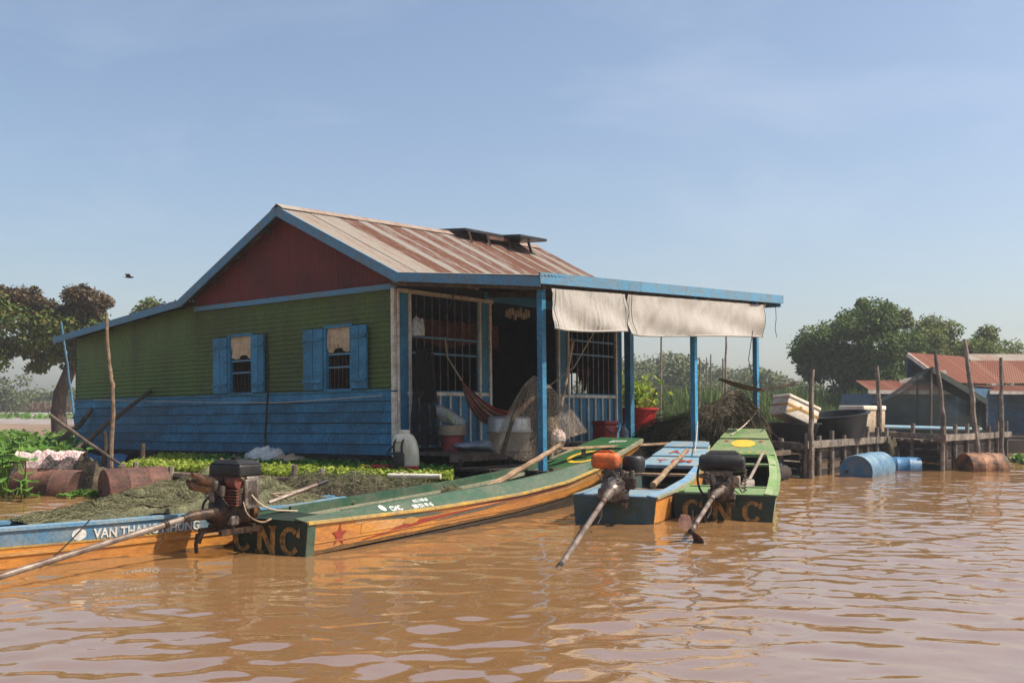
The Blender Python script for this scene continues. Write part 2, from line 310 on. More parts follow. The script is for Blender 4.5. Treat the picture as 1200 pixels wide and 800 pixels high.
def link(name, me, parent=None, loc=None, rot=None, **kw):
    o = bpy.data.objects.new(name, me); COL.objects.link(o)
    if parent: o.parent = parent
    if loc is not None: o.location = loc
    if rot is not None: o.rotation_euler = rot
    return tag(o, **kw)
def tag(o, label=None, cat=None, group=None, kind=None):
    for k, v in (('label', label), ('category', cat), ('group', group), ('kind', kind)):
        if v: o[k] = v
    return o
def thing(name, loc, label, cat, rz=0., group=None, mtx=None):
    o = bpy.data.objects.new(name, None); COL.objects.link(o); o.empty_display_size = .2
    if mtx is not None: o.matrix_world = mtx
    else: o.location = loc; o.rotation_euler = (0, 0, rz)
    return tag(o, label, cat, group)
def quads(name, V, m, parent=None, **kw):
    """many separate quads from an (n,4,3) array"""
    n = len(V); me = bpy.data.meshes.new(name)
    me.vertices.add(n * 4); me.vertices.foreach_set('co', np.ascontiguousarray(V, dtype=np.float32).ravel())
    me.loops.add(n * 4); me.loops.foreach_set('vertex_index', np.arange(n * 4, dtype=np.int32))
    me.polygons.add(n); me.polygons.foreach_set('loop_start', np.arange(0, n * 4, 4, dtype=np.int32))
    me.update(calc_edges=True); me.validate(); me.materials.append(M[m])
    return link(name, me, parent, **kw)
def leaves(P, size, up=.35, asp=1.9, jit=.35, nrm=None):
    """leaf-shaped (kite) quads at points P"""
    n = len(P); N = RNG.normal(size=(n, 3)); N[:, 2] = np.abs(N[:, 2]) + up
    if nrm is not None: N += nrm * 1.2
    N /= np.linalg.norm(N, axis=1)[:, None]
    T = np.cross(N, RNG.normal(size=(n, 3))); T /= np.linalg.norm(T, axis=1)[:, None]; B = np.cross(N, T)
    s = size * RNG.uniform(1 - jit, 1 + jit, (n, 1)); a = T * s * .5; b = B * s * .5 / asp
    return np.stack([P - a, P + b - a * .1, P + a, P - b - a * .1], 1)
def blob_points(blobs, n, shell=.55):
    """points through ellipsoids (centre, radii), thicker towards their outside"""
    vol = np.array([b[1][0] * b[1][1] * b[1][2] for b in blobs]) ** .7; vol /= vol.sum()
    out, nr = [], []
    for b, k in zip(blobs, RNG.multinomial(n, vol)):
        d = RNG.normal(size=(k, 3)); d /= np.linalg.norm(d, axis=1)[:, None]
        r = (shell + (1 - shell) * RNG.random((k, 1))) * (1 + .12 * RNG.normal(size=(k, 1)))
        out.append(np.array(b[0]) + d * r * np.array(b[1])); nr.append(d)
    return np.concatenate(out), np.concatenate(nr)
def fbm(x, y, z=0., o=4): return mnoise.fractal(Vector((x, y, z)), 1., 2., o)
def catmull(p0, p1, n, sag): 
    p0, p1 = Vector(p0), Vector(p1); return [p0.lerp(p1, i / n) - Vector((0, 0, sag * 4 * (i / n) * (1 - i / n))) for i in range(n + 1)]
def strands(n, base, tip, wid, sagf=.25, seg=3):
    """thin bent ribbons: base(i), tip(i) give points"""
    V = []
    for i in range(n):
        a, b = np.array(base(i)), np.array(tip(i)); prev = a
        side = np.cross(b - a, RNG.normal(size=3)); side = side / (np.linalg.norm(side) + 1e-6) * wid
        off = RNG.normal(size=3) * np.linalg.norm(b - a) * sagf
        for k in range(1, seg + 1):
            t = k / seg; p = a + (b - a) * t + off * t * (1 - t) * 2
            V.append([prev - side, prev + side, p + side, p - side]); prev = p
    return np.array(V)
def fold_sheet(fn, nu, nv, t=.006):
    """cloth sheet with a back face"""
    b = MB().grid(fn, nu, nv); return b
def text_obj(name, txt, size, m, parent, fn, t=.003):
    """letters as a thin raised plate; fn maps the letter plane (x, y) to a point, so it follows the surface"""
    cu = bpy.data.curves.new(name, 'FONT'); cu.body = txt; cu.size = size; cu.resolution_u = 3; cu.extrude = t; cu.offset = size * .018
    o = bpy.data.objects.new('tmp', cu); COL.objects.link(o); bpy.context.view_layer.update()
    me = bpy.data.meshes.new_from_object(o.evaluated_get(bpy.context.evaluated_depsgraph_get())); bpy.data.objects.remove(o)
    for v in me.vertices: v.co = fn(v.co.x, v.co.y, v.co.z)
    me.name = name; me.materials.clear(); me.materials.append(M[m]); me.update()
    return link(name, me, parent)
def letter_polys(ch, h):
    """thick serif capitals C, N as polygons in a box about .9h wide"""
    P = []
    if ch == 'C':
        ro, n = h * .5, 14; c = (h * .5, h * .5); A = [R(48 + (322 - 48) * k / n) for k in range(n + 1)]
        for k in range(n):
            q = []
            for a, f in ((A[k], 0), (A[k + 1], 0), (A[k + 1], 1), (A[k], 1)):
                wd = h * (.27 - .12 * abs(math.cos(a + math.pi)) ** 0 * abs(math.sin(a)) ** 2); r = ro - f * wd
                q.append((c[0] + r * 1.0 * math.cos(a), c[1] + r * math.sin(a)))
            P.append(q)
        P.append([(h * .80, h * .68), (h * .98, h * .62), (h * .98, h * 1.0), (h * .86, h * .86)])
    else:
        P += [[(h * .05, 0), (h * .28, 0), (h * .28, h), (h * .05, h)], [(h * .72, 0), (h * .95, 0), (h * .95, h), (h * .72, h)],
              [(h * .05, h), (h * .30, h), (h * .95, 0), (h * .70, 0)], [(-h * .04, 0), (h * .38, 0), (h * .38, h * .1), (-h * .04, h * .1)], [(h * .62, h * .9), (h * 1.04, h * .9), (h * 1.04, h), (h * .62, h)]]
    return P

# ------------------------------------------------------------------ water, banks, air
def wave_h(X, Y):
    rg = np.random.default_rng(5); Z = np.zeros_like(X)
    for k in range(46):
        lam = .11 * (1.06 ** k) * rg.uniform(.85, 1.2); th = R(90) + R(24) + rg.normal() * .75
        amp = (.0036 * math.exp(-.5 * (math.log(lam / .32) / .7) ** 2) + .0007) * lam * rg.uniform(.5, 1.3); kx, ky = math.cos(th) * 2 * math.pi / lam, math.sin(th) * 2 * math.pi / lam
        Z += amp * np.sin(kx * X + ky * Y + rg.uniform(0, 6.28) + .8 * np.sin(.31 * X + .23 * Y + k))
    g = .80 + .34 * np.sin(.55 * X + .3 * Y) * np.sin(.42 * Y - .2 * X + 1.) + .26 * np.sin(1.3 * X - .5 * Y + 2 * np.sin(.4 * Y)) * np.sin(.9 * Y + .3 * X)
    return Z * g
def water():
    m = bpy.data.materials.new('muddy_water'); m.use_nodes = True; n, l = m.node_tree.nodes, m.node_tree.links
    b = n['Principled BSDF']; b.inputs['Base Color'].default_value = (.30, .128, .045, 1); b.inputs['Roughness'].default_value = .015; b.inputs['IOR'].default_value = 2.5
    b.inputs['Specular IOR Level'].default_value = 1.0
    t = n.new('ShaderNodeTexCoord'); mp = n.new('ShaderNodeMapping'); mp.inputs['Rotation'].default_value = (0, 0, R(24)); mp.inputs['Scale'].default_value = (1., 2.4, 1)
    a = n.new('ShaderNodeTexNoise'); a.inputs['Scale'].default_value = 5.5; a.inputs['Detail'].default_value = 4; a.inputs['Roughness'].default_value = .5
    bp = n.new('ShaderNodeBump'); bp.inputs['Strength'].default_value = .04; bp.inputs['Distance'].default_value = .03
    l.new(t.outputs['Object'], mp.inputs[0]); l.new(mp.outputs[0], a.inputs['Vector']); l.new(a.outputs['Fac'], bp.inputs['Height']); l.new(bp.outputs[0], b.inputs['Normal'])
    c = n.new('ShaderNodeTexNoise'); c.inputs['Scale'].default_value = .35; c.inputs['Detail'].default_value = 4; l.new(t.outputs['Object'], c.inputs['Vector'])
    mc = n.new('ShaderNodeMixRGB'); mc.inputs['Color1'].default_value = (.185, .098, .040, 1); mc.inputs['Color2'].default_value = (.225, .126, .056, 1)
    l.new(c.outputs['Fac'], mc.inputs['Fac']); l.new(mc.outputs[0], b.inputs['Base Color'])
    M['water'] = m
    VV, FF, o = [], [], 0
    for x0, x1, y0, y1, dx, dy in ((-5.5, 6.5, 2.2, 9, .034, .03), (-11, 14, 9, 20, .06, .05), (-16, 30, 20, 48, .14, .11)):
        nx, ny = int((x1 - x0) / dx), int((y1 - y0) / dy)
        X, Y = np.meshgrid(np.linspace(x0, x1, nx + 1), np.linspace(y0, y1, ny + 1)); Z = wave_h(X, Y)
        VV.append(np.stack([X, Y, Z], -1).reshape(-1, 3))
        i = (np.arange(ny)[:, None] * (nx + 1) + np.arange(nx)[None]).ravel() + o
        FF.append(np.stack([i, i + 1, i + nx + 2, i + nx + 1], 1)); o += (nx + 1) * (ny + 1)
    E = 1500.; VV.append(np.array([(-E, -60, -.035), (E, -60, -.035), (E, E, -.035), (-E, E, -.035)])); FF.append(np.array([[o, o + 1, o + 2, o + 3]]))
    V = np.concatenate(VV); F = np.concatenate(FF).astype(np.int32); me = bpy.data.meshes.new('water')
    me.vertices.add(len(V)); me.vertices.foreach_set('co', V.astype(np.float32).ravel()); me.loops.add(F.size); me.loops.foreach_set('vertex_index', F.ravel())
    me.polygons.add(len(F)); me.polygons.foreach_set('loop_start', np.arange(0, F.size, 4, dtype=np.int32)); me.update(calc_edges=True)
    me.polygons.foreach_set('use_smooth', [True] * len(F)); me.materials.append(m)
    link('water', me, kind='structure')
water()

def bank(name, outline, fn, m, nx=60, ny=40):
    """terrain sheet over a quadrilateral p00,p10,p11,p01 with height fn(x,y,u,v)"""
    a, b, c, d = [Vector((*p, 0)) for p in outline]
    def f(u, v):
        p = (a.lerp(b, u)).lerp(d.lerp(c, u), v); e = min(u, 1 - u, v * 1.0, 1 - v, .08) / .08
        return (p.x, p.y, -.12 + (fn(p.x, p.y) + .12) * min(1, e * 1.3))
    return MB().grid(f, nx, ny).obj(name, m, smooth='all', kind='structure')
M['marsh_soil'] = mat('marsh_soil', (.15, .125, .06), .95, (.10, .07, .045), .5, .6, var=.35, bump=.6, bscale=6)
M['mud'] = mat('mud', (.30, .21, .145), .9, (.17, .115, .08), .45, .22, stretch=(.3, 1, 1), var=.3, bump=.5, bscale=3)
M['wet_mud'] = mat('wet_mud', (.42, .36, .31), .35, (.24, .17, .12), .5, .3, stretch=(.25, 1, 1), var=.3, bump=.3, bscale=4, spec=.6)
# right / middle marsh land behind the houses, and the far shore left
bank('marsh_bank', ((-6, 40), (26, 46), (150, 300), (-160, 300)), lambda x, y: .18 + .12 * fbm(x * .15, y * .15) + max(0, y - 60) * .0042, 'marsh_soil', 90, 60)
bank('right_bank', ((17, 44), (80, 40), (220, 180), (20, 120)), lambda x, y: .12 + .1 * fbm(x * .2, y * .2), 'marsh_soil', 40, 40)
bank('mudflat', ((-80, 46), (-9, 42), (-12, 70), (-110, 70)), lambda x, y: .10 + .16 * fbm(x * .12, y * .3) , 'mud', 80, 40)
bank('shallow_flat', ((-130, 68), (-8, 68), (-10, 118), (-170, 118)), lambda x, y: .30 + .05 * fbm(x * .1, y * .3) + (y - 68) * .0085, 'wet_mud', 80, 40)
bank('far_bank', ((-190, 116), (-6, 116), (-5, 320), (-330, 320)), lambda x, y: .78 + .2 * fbm(x * .05, y * .05), 'marsh_soil', 60, 30)

# ------------------------------------------------------------------ the floating house (local x along the front wall, y along the gable wall, z up)
YAW, TX, TY = R(51.08), -.017, .005
hx = Vector((math.cos(YAW), math.sin(YAW), TY)).normalized(); hy = Vector((-math.sin(YAW), math.cos(YAW), TX)); hy = (hy - hx * hx.dot(hy)).normalized(); hz = hx.cross(hy)
HM = Matrix(((hx.x, hy.x, hz.x, -1.744), (hx.y, hy.y, hz.y, 15.5), (hx.z, hy.z, hz.z, 0), (0, 0, 0, 1)))
def HP(x, y, z): return HM @ Vector((x, y, z))
house = thing('floating_house', None, 'blue and green floating wooden house with rusty tin roof and shaded porch', 'house', mtx=HM)
RDG, EAV, KNK, LEN = 2.45, -.34, 5.26, 9.86          # y of ridge, eave, kink, lean-to end
X0, X1 = -.3, 6.75
def zr(x): return 4.62 + .030 * (x + .3)
def ze(x): return 3.25 + .012 * (x + .3)
def roofz(x, y):
    if y <= RDG: return ze(x) + (zr(x) - ze(x)) * (y - EAV) / (RDG - EAV)
    if y <= KNK: return zr(x) + (3.31 - zr(x)) * (y - RDG) / (KNK - RDG)
    return 3.31 + (2.90 - 3.31) * (y - KNK) / (LEN - KNK)
def corr_sheet(x0, wd, ya, yb, zf, m, pitch=.076, amp=.011, lift=0., nv=4, name='roof_sheet', nseg=6):
    """one corrugated sheet with its own origin, ridges running from ya to yb"""
    nu = max(4, int(wd / pitch * nseg))
    def f(u, v):
        x, y = u * wd, ya + (yb - ya) * v
        return (x, y, zf(x0 + x, y) + amp * math.sin(2 * math.pi * (x0 + x) / pitch) + lift)
    o = MB().grid(f, nu, nv).obj(name, m, house, smooth='all'); o.location = (x0, 0, 0); return o
nsh = 13; wd = (X1 - X0) / nsh
for i in range(nsh):
    x0 = X0 + i * wd
    corr_sheet(x0, wd + .03, EAV - .05 - random.random() * .03, RDG, roofz, 'roof_pale' if i in (0, 1) else 'roof_rust', lift=.03 + .006 * (i % 2) + random.random() * .004, nv=6)
for i in range(6):
    w6 = (X1 - X0) / 6; corr_sheet(X0 + i * w6, w6 + .03, RDG, KNK + .1, roofz, 'roof_rust', lift=.03 + .006 * (i % 2), nseg=4)
    corr_sheet(X0 + i * w6, w6 + .03, KNK, LEN + .05, lambda x, y: roofz(x, y) - .02, 'roof_rust', lift=.03 + .006 * (i % 2), nseg=4)
MB().loft([[(x, RDG - .16, roofz(x, RDG - .16) + .06), (x, RDG, zr(x) + .075), (x, RDG + .16, roofz(x, RDG + .16) + .06)] for x in np.linspace(X0 - .02, X1, 12)], False).obj('ridge_cap', 'roof_pale', house)
# fascia boards
def fas(pts, h=.15, t=.03, m='blue_pale', nm='fascia_board', dz=-.05):
    for p, q in zip(pts[:-1], pts[1:]):
        MB().beam((p[0], p[1], p[2] + dz), (q[0], q[1], q[2] + dz), t, h).obj(nm, m, house)
fx = X0 - .02
fas([(fx, EAV - .06, ze(fx) - .01), (fx, RDG, zr(fx))]); fas([(fx - .003, RDG, zr(fx)), (fx - .003, KNK, 3.31)]); fas([(fx, KNK, 3.31), (fx, LEN + .08, 2.89)], .13)
# purlin ends under the rake
for y in (3.0, 3.75, 4.5, 5.6, 6.8, 8.2, 9.4): MB().beam((X0, y, roofz(0, y) - .05), (.35, y, roofz(0, y) - .05), .06, .07).obj('purlin', 'old_wood', house)
for y in (.3, 1.1, 1.9): MB().beam((X0, y, roofz(0, y) - .06), (.3, y, roofz(0, y) - .06), .06, .07).obj('purlin', 'old_wood', house)
# gable wall: corrugated red sheets upright
for a, b in ((0, 1.3), (1.3, 2.6), (2.6, 3.9), (3.9, 5.18)):
    n = int((b - a) / .064 * 6); bm = MB()
    bm.grid(lambda u, v: (-.012 + .010 * math.sin(2 * math.pi * (a + (b - a) * u) / .064) - (.004 if int(a * 10) % 2 else 0), a + (b - a) * u, 3.13 + (roofz(0, a + (b - a) * u) - .0 - 3.13) * v), n, 3)
    bm.obj('gable_sheet', 'red_wall', house, smooth='all')
MB().beam((-.045, -.06, 3.135), (-.045, 5.2, 3.165), .05, .085).obj('gable_trim', 'blue_pale', house)
# green corrugated wall (ridges lie level), cut round the two windows
def green(a, b, z0, z1, z1b=None, k=0):
    z1b = z1b or z1; n = int((max(z1, z1b) - z0) / .078 * 6)
    def f(u, v):
        y = a + (b - a) * u; zt = z1 + (z1b - z1) * u; z = z0 + (zt - z0) * v
        return (-.004 * k + .013 * math.sin(2 * math.pi * z / .078) + .004 * math.sin(y * 2.3 + z), y, z)
    MB().grid(f, 5, n).obj('wall_sheet', 'green_wall', house, smooth='all')
WIN = ((.97, 1.55), (3.51, 4.13)); WZ = (1.60, 2.585)
green(0, .97, 1.55, 3.12); green(.97, 1.55, WZ[1], 3.12, k=1); green(1.55, 3.51, 1.55, 3.12); green(3.51, 4.13, WZ[1], 3.12, k=1); green(4.13, 5.2, 1.55, 3.12, k=0)
green(5.2, 7.4, 1.55, 3.26, 3.08, k=1); green(7.4, 9.6, 1.55, 3.09, 2.87)
# blue lap boards below
y0s = [0, 3.3, 6.4, 9.62]
for i in range(6):
    z = .55 + i * .168; js = [0] + [y + (.5 if i % 2 else -.3) for y in y0s[1:3]] + [9.62]
    for a, b in zip(js[:-1], js[1:]):
        o = MB().box((0, 0, 0), (.024, b - a - .008, .158), Matrix.Rotation(R(7), 3, 'Y')).obj('lap_board', 'blue_paint', house)
        o.location = (-.028 + .003 * RNG.normal(), (a + b) / 2, z + .084)
MB().box((-.03, 4.8, 1.557), (.05, 9.6, .035)).obj('rail_board', 'blue_paint', house)
MB().box((-.045, .0, 2.33), (.05, .075, 1.56)).obj('corner_trim', 'white_trim', house); MB().box((-.045, .0, 1.03), (.055, .075, .99)).obj('corner_trim', 'white_trim', house)
# left windows: frame, bars, shutters, gathered curtain
for k, (a, b) in enumerate(WIN):
    fr = MB()
    for y in (a - .02, b + .02): fr.box((-.03, y, (WZ[0] + WZ[1]) / 2), (.07, .05, WZ[1] - WZ[0]))
    for z in (WZ[0] - .022, WZ[1] + .022): fr.box((-.03, (a + b) / 2, z), (.075, b - a + .09, .045))
    wnd = fr.obj('window', 'blue_paint', house)
    bars = MB()
    for j in range(6): bars.tube([(.0, a + (b - a) * (j + .5) / 6, WZ[0]), (.0, a + (b - a) * (j + .5) / 6, WZ[1])], .008, 6)
    bars.obj('bars', 'iron_dark', wnd)
    for z in (1.95, 2.16): MB().beam((-.012, a, z), (-.012, b, z), .022, .03).obj('cross_rail', 'blue_pale', wnd)
    MB().grid(lambda u, v: (-.022 + .012 * math.sin(u * 34 + 2 * math.sin(v * 3 + k)) * (.7 + 1.1 * v), a + (b - a) * u, WZ[1] - (.36 + .04 * math.sin(u * 9 + k)) * v), 60, 8).obj('curtain', 'curtain', wnd, smooth='all')
    wl_ = .50 if k == 0 else .44
    for y0, y1 in ((a - .04 - (.36 if k == 0 else .33), a - .045), (b + .05, b + .05 + (.50 if k == 0 else .43))):
        sh = MB().box((-.060, (y0 * .5 + y1 * .5), 2.09), (.022, y1 - y0, 1.0)).obj('shutter', 'blue_paint', house)
        mid = (y0 + y1) / 2
        for q in (-1, 1): MB().box((-.074, mid + q * (y1 - y0) * .25, 2.09), (.012, (y1 - y0) / 2 - .012, .99)).obj('shutter_board', 'blue_paint', sh)
        for z in (1.74, 2.42): MB().box((-.090, mid, z), (.022, y1 - y0 - .02, .055)).obj('ledge', 'blue_paint', sh)
# ---- front wall (y = 0)
def hb(name, m, c, d, parent=house, **kw): return MB().box(c, d).obj(name, m, parent, **kw)
hb('corner_post', 'blue_paint', (.13, 0, 1.85), (.17, .10, 2.5)); hb('post_trim', 'white_trim', (.245, -.04, 1.85), (.045, .07, 2.46)); hb('post_trim', 'white_trim', (.0, -.055, 1.85), (.03, .03, 2.5))
hb('lintel', 'white_trim', (1.13, -.045, 3.075), (2.22, .06, .06)); hb('header_panel', 'blue_paint', (4.2, .02, 3.17), (4.2, .03, .16))
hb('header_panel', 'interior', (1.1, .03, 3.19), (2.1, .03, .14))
hb('door_post', 'blue_paint', (2.03, 0, 1.85), (.22, .09, 2.46)); hb('post_trim', 'white_trim', (1.90, -.05, 1.85), (.045, .05, 2.44)); hb('post_trim', 'white_trim', (2.165, -.05, 1.85), (.05, .05, 2.44))
hb('door_post', 'blue_paint', (4.27, 0, 1.85), (.26, .09, 2.46)); hb('post_trim', 'white_trim', (4.12, -.05, 1.85), (.04, .05, 2.44)); hb('post_trim', 'white_trim', (4.42, -.05, 1.85), (.04, .05, 2.44))
hb('corner_post', 'blue_paint', (6.15, 0, 1.85), (.16, .12, 2.5)); hb('post_trim', 'white_trim', (6.045, -.05, 1.85), (.04, .05, 2.44)); hb('post_trim', 'white_trim', (6.245, -.03, 1.85), (.035, .05, 2.44))
def barred(a, b, z0, z1, rails):
    wnd = MB().box(((a + b) / 2, 0, z0 - .03), (b - a, .09, .05)).obj('window', 'blue_paint', house)
    bars = MB(); n = int((b - a) / .165)
    for j in range(1, n): bars.tube([(a + (b - a) * j / n, .0, z0), (a + (b - a) * j / n, .0, z1)], .009, 6)
    bars.obj('bars', 'iron_grey', wnd)
    for z in rails: MB().beam((a, -.018, z), (b, -.018, z), .02, .032).obj('cross_rail', 'blue_pale', wnd)
barred(.27, 1.88, 1.56, 3.04, (2.14, 2.39)); barred(4.44, 6.03, 1.56, 3.04, (2.30, 2.56))
for a, b in ((.22, 2.15), (4.12, 6.07)):
    n = int((b - a) / .235)
    for j in range(n): hb('panel_board', 'blue_paint', (a + (b - a) * (j + .5) / n, 0, 1.07), ((b - a) / n - .004, .024, .9))
    for j in range(n + 1): hb('batten', 'white_trim', (a + (b - a) * j / n, -.03, 1.06), (.035, .025, .88))
    hb('panel_rail', 'white_trim', ((a + b) / 2, -.043, 1.505), (b - a + .05, .03, .055)); hb('panel_rail', 'dark_wood', ((a + b) / 2, -.03, .63), (b - a + .05, .04, .06))
# inside: floor, walls, a partition added to stop light, far gable with a window, ceiling, hanging valance
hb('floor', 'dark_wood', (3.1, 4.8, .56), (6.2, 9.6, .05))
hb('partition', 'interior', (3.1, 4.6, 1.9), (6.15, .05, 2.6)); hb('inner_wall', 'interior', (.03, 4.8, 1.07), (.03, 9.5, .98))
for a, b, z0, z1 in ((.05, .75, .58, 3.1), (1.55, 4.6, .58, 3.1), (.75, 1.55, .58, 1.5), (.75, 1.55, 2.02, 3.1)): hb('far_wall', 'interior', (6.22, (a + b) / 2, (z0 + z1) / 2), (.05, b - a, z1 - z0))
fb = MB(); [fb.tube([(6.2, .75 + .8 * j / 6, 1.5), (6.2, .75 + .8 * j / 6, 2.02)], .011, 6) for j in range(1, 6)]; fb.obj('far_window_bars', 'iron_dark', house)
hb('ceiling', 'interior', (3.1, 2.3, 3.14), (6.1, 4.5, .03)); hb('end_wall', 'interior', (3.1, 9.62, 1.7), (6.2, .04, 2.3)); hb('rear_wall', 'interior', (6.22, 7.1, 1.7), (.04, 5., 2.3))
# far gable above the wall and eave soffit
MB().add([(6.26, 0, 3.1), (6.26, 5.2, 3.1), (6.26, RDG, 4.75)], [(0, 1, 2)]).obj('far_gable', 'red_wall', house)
# underside: sill beam and stub posts standing on floats
hb('sill_beam', 'dark_wood', (.04, 4.8, .50), (.12, 9.7, .09)); hb('sill_beam', 'dark_wood', (3.1, -.02, .535), (6.3, .12, .12))
for y in np.arange(.3, 9.7, .95): hb('stub_post', 'old_wood', (.03, float(y), .22), (.11, .10, .5))
for x in np.arange(.9, 6.3, 1.1): hb('stub_post', 'old_wood', (float(x), -.1, .22), (.10, .10, .5))
hb('light_stop_board', 'dark_wood', (3.2, .12, .2), (6.2, .03, .62)); hb('light_stop_board', 'dark_wood', (.16, 4.8, .18), (.03, 9.4, .60))  # dark boards added under the house to block light showing through
fl = MB()
for y in np.arange(.5, 9.5, 1.1): fl.tube([(-.1, y, .02), (6.3, y, .02)], .17, 10)
fl.obj('float_logs', 'dark_wood', house, smooth=True)
# ---- porch
PA, PB = (-.30, -2.99, 2.93), (7.02, -3.15, 3.27)
def porchz(x, y): 
    u = (x - PA[0]) / (PB[0] - PA[0]); zf = PA[2] + (PB[2] - PA[2]) * u; t = (y - EAV) / (-3.05 - EAV); return ze(x) - .02 + (zf - ze(x) + .02) * t
for i in range(9):
    w9 = 7.4 / 9; corr_sheet(-.34 + i * w9, w9 + .03, EAV + .04, -3.07, porchz, 'roof_rust', lift=.055 + .006 * (i % 2), nv=5, name='porch_sheet')
def fb_(p, q, n, h, nm='porch_fascia', sagv=0.):
    for i in range(n):
        a = [p[k] + (q[k] - p[k]) * i / n for k in range(3)]; b = [p[k] + (q[k] - p[k]) * (i + 1) / n for k in range(3)]
        MB().beam(a, b, .03 + .004 * (i % 2), h).obj(nm, 'blue_pale', house)
fb_((-.335, EAV - .05, ze(0) - .045), (-.335, -3.04, 2.90), 3, .13); fb_((-.36, -3.045, 2.945), (7.0, -3.15, 3.27), 3, .15)
MB().beam((7.02, -3.1, 3.22), (7.02, EAV, 3.28), .03, .16).obj('porch_fascia', 'blue_pale', house)
for y in (-.9, -1.7, -2.5): MB().beam((-.28, y, porchz(-.3, y) - .0), (6.95, y, porchz(7, y) - .0), .05, .08).obj('porch_purlin', 'old_wood', house)
for x in (-.18, 2.1, 4.4, 6.6): MB().beam((x, -.1, porchz(x, -.1) - .09), (x, -2.98, porchz(x, -2.98) - .085), .06, .09).obj('rafter', 'old_wood', house)
def ppost(x, z0, r=.055, y=-2.9):
    o = MB().beam((x, y, z0), (x, y, porchz(x, y) - .02), .088, .085).obj('porch_post', 'blue_paint', house)
ppost(-.14, .30); ppost(4.02, .30); ppost(6.35, .30)
hb('porch_post', 'blue_paint', (6.36, -.16, 1.83), (.14, .14, 2.75))
# decks
for i in range(6): hb('deck_board', 'old_wood', (3.3, -.12 - i * .205, .585), (6.9, .19, .035))
for i in range(9): hb('deck_board', 'dark_wood', (3.35, -1.40 - i * .205, .385 + .004 * (i % 2)), (7.3, .185, .035))
MB().beam((-.15, -1.26, .53), (6.8, -1.26, .53), .07, .10).obj('deck_beam', 'old_wood', house); MB().beam((-.35, -3.2, .40), (7.1, -3.2, .42), .07, .09).obj('deck_beam', 'old_wood', house)
[hb('deck_stilt', 'dark_wood', (float(x), -1.26, .25), (.09, .09, .55)) for x in np.arange(0, 7, 1.15)]; [hb('deck_stilt', 'dark_wood', (float(x), -3.1, .18), (.09, .09, .42)) for x in np.arange(.3, 7, 1.3)]
fl = MB(); [fl.tube([(-.3, y, .02), (7.1, y, .03)], .15, 10) for y in (-.9, -1.5, -2.1, -2.7, -3.1)]; fl.obj('float_logs', 'dark_wood', house, smooth=True)
# carved ornament on the header
orn = MB(); [orn.box((2.95 + i * .075, -.03, 2.93 + .03 * math.sin(i * 2.2)), (.055, .04, .12 + .05 * (i % 2)), None) for i in range(-4, 5)]; orn.obj('carved_ornament', 'beige_plastic', house)

# canvas blinds rolled down from the porch beam
def blind(xa, xb, drop, ph, label):
    t = thing('canvas_blind', HP((xa + xb) / 2, -3.12, 2.7), label, 'canvas blind', group='canvas blinds along the porch front')
    L_ = t.matrix_world
    def f(u, v):
        x = xa + (xb - xa) * u; zt = porchz(x, -3.05) - .12; e = math.exp(-((u) / .12) ** 2) + math.exp(-((1 - u) / .10) ** 2)
        y = -3.11 - .05 * v * math.sin(v * 2.) - .020 * math.sin(u * 30 + 5 * v + ph) * (.3 + e) - .030 * math.sin(u * 9 - 6 * v + ph) * v - .022 * fbm(u * 16 + v * 2, v * .9, ph) - .012 * fbm(u * 40, v * 1.2, ph + 4)
        return HP(x + .10 * (v) * (e - .5) * 0, y, zt - drop * v * (1 + .03 * math.sin(u * 3.1 + ph) - .04 * math.exp(-((u - .0) / .05) ** 2)))
    g = MB().grid(f, 90, 14); inv = Matrix.Translation(HP((xa + xb) / 2, -3.12, 2.7)).inverted()
    g.v = [tuple(inv @ Vector(p)) for p in g.v]; g.obj('cloth', 'canvas', t, smooth='all')
    MB().tube([inv @ Vector(f(k / 14, 1.0)) + Vector((0, 0, .005)) for k in range(15)], .016, 6).obj('hem', 'canvas', t)
    [MB().tube([inv @ Vector(f(q, k / 6)) + Vector((.02, -.02, 0)) for k in range(7)], .005, 5).obj('cord', 'iron_dark', t) for q in (.02, .985)]
blind(-.20, 1.63, .545, .3, 'shorter canvas blind hanging beside the near blue corner post'); blind(1.65, 6.22, .60, 2.1, 'longer canvas blind hanging across the far porch posts')
# solar panels on the roof
sp = thing('solar_panel_rack', HP(4.9, RDG, 4.8), 'dark solar panels propped on a low frame along the roof ridge', 'solar panel')
inv = Matrix.Translation(HP(4.9, RDG, 4.8)).inverted()
def sl_(p): return inv @ HP(*p)
for xa, xb, z, dz, ya, yb in ((3.95, 5.35, 4.84, .0, 2.05, 2.9), (5.15, 6.05, 4.83, .0, 1.65, 2.5)):
    b = MB(); P = [(xa, ya, z - .05), (xb, ya, z - .03), (xb, yb, z + .03), (xa, yb, z + .03)]
    b.add([sl_(p) for p in P] + [sl_((p[0], p[1], p[2] + .035)) for p in P], [(3, 2, 1, 0), (4, 5, 6, 7), (0, 1, 5, 4), (1, 2, 6, 5), (2, 3, 7, 6), (3, 0, 4, 7)])
    b.obj('panel', 'solar', sp)
    b = MB(); P2 = P + [P[0]]; [b.beam(sl_((p[0], p[1], p[2] + .018)), sl_((q[0], q[1], q[2] + .018)), .03, .05) for p, q in zip(P2[:-1], P2[1:])]; b.obj('panel_frame', 'black_plastic', sp)
for x in (4.05, 4.6, 5.25, 5.95):
    MB().beam(sl_((x, 1.97, roofz(x, 1.97) + .03)), sl_((x, 2.05, 4.81)), .04, .04).obj('leg', 'rust', sp)
MB().beam(sl_((4.6, 2.04, 4.74)), sl_((5.25, 2.04, 4.76)), .02, .07).obj('cross_board', 'rust', sp)

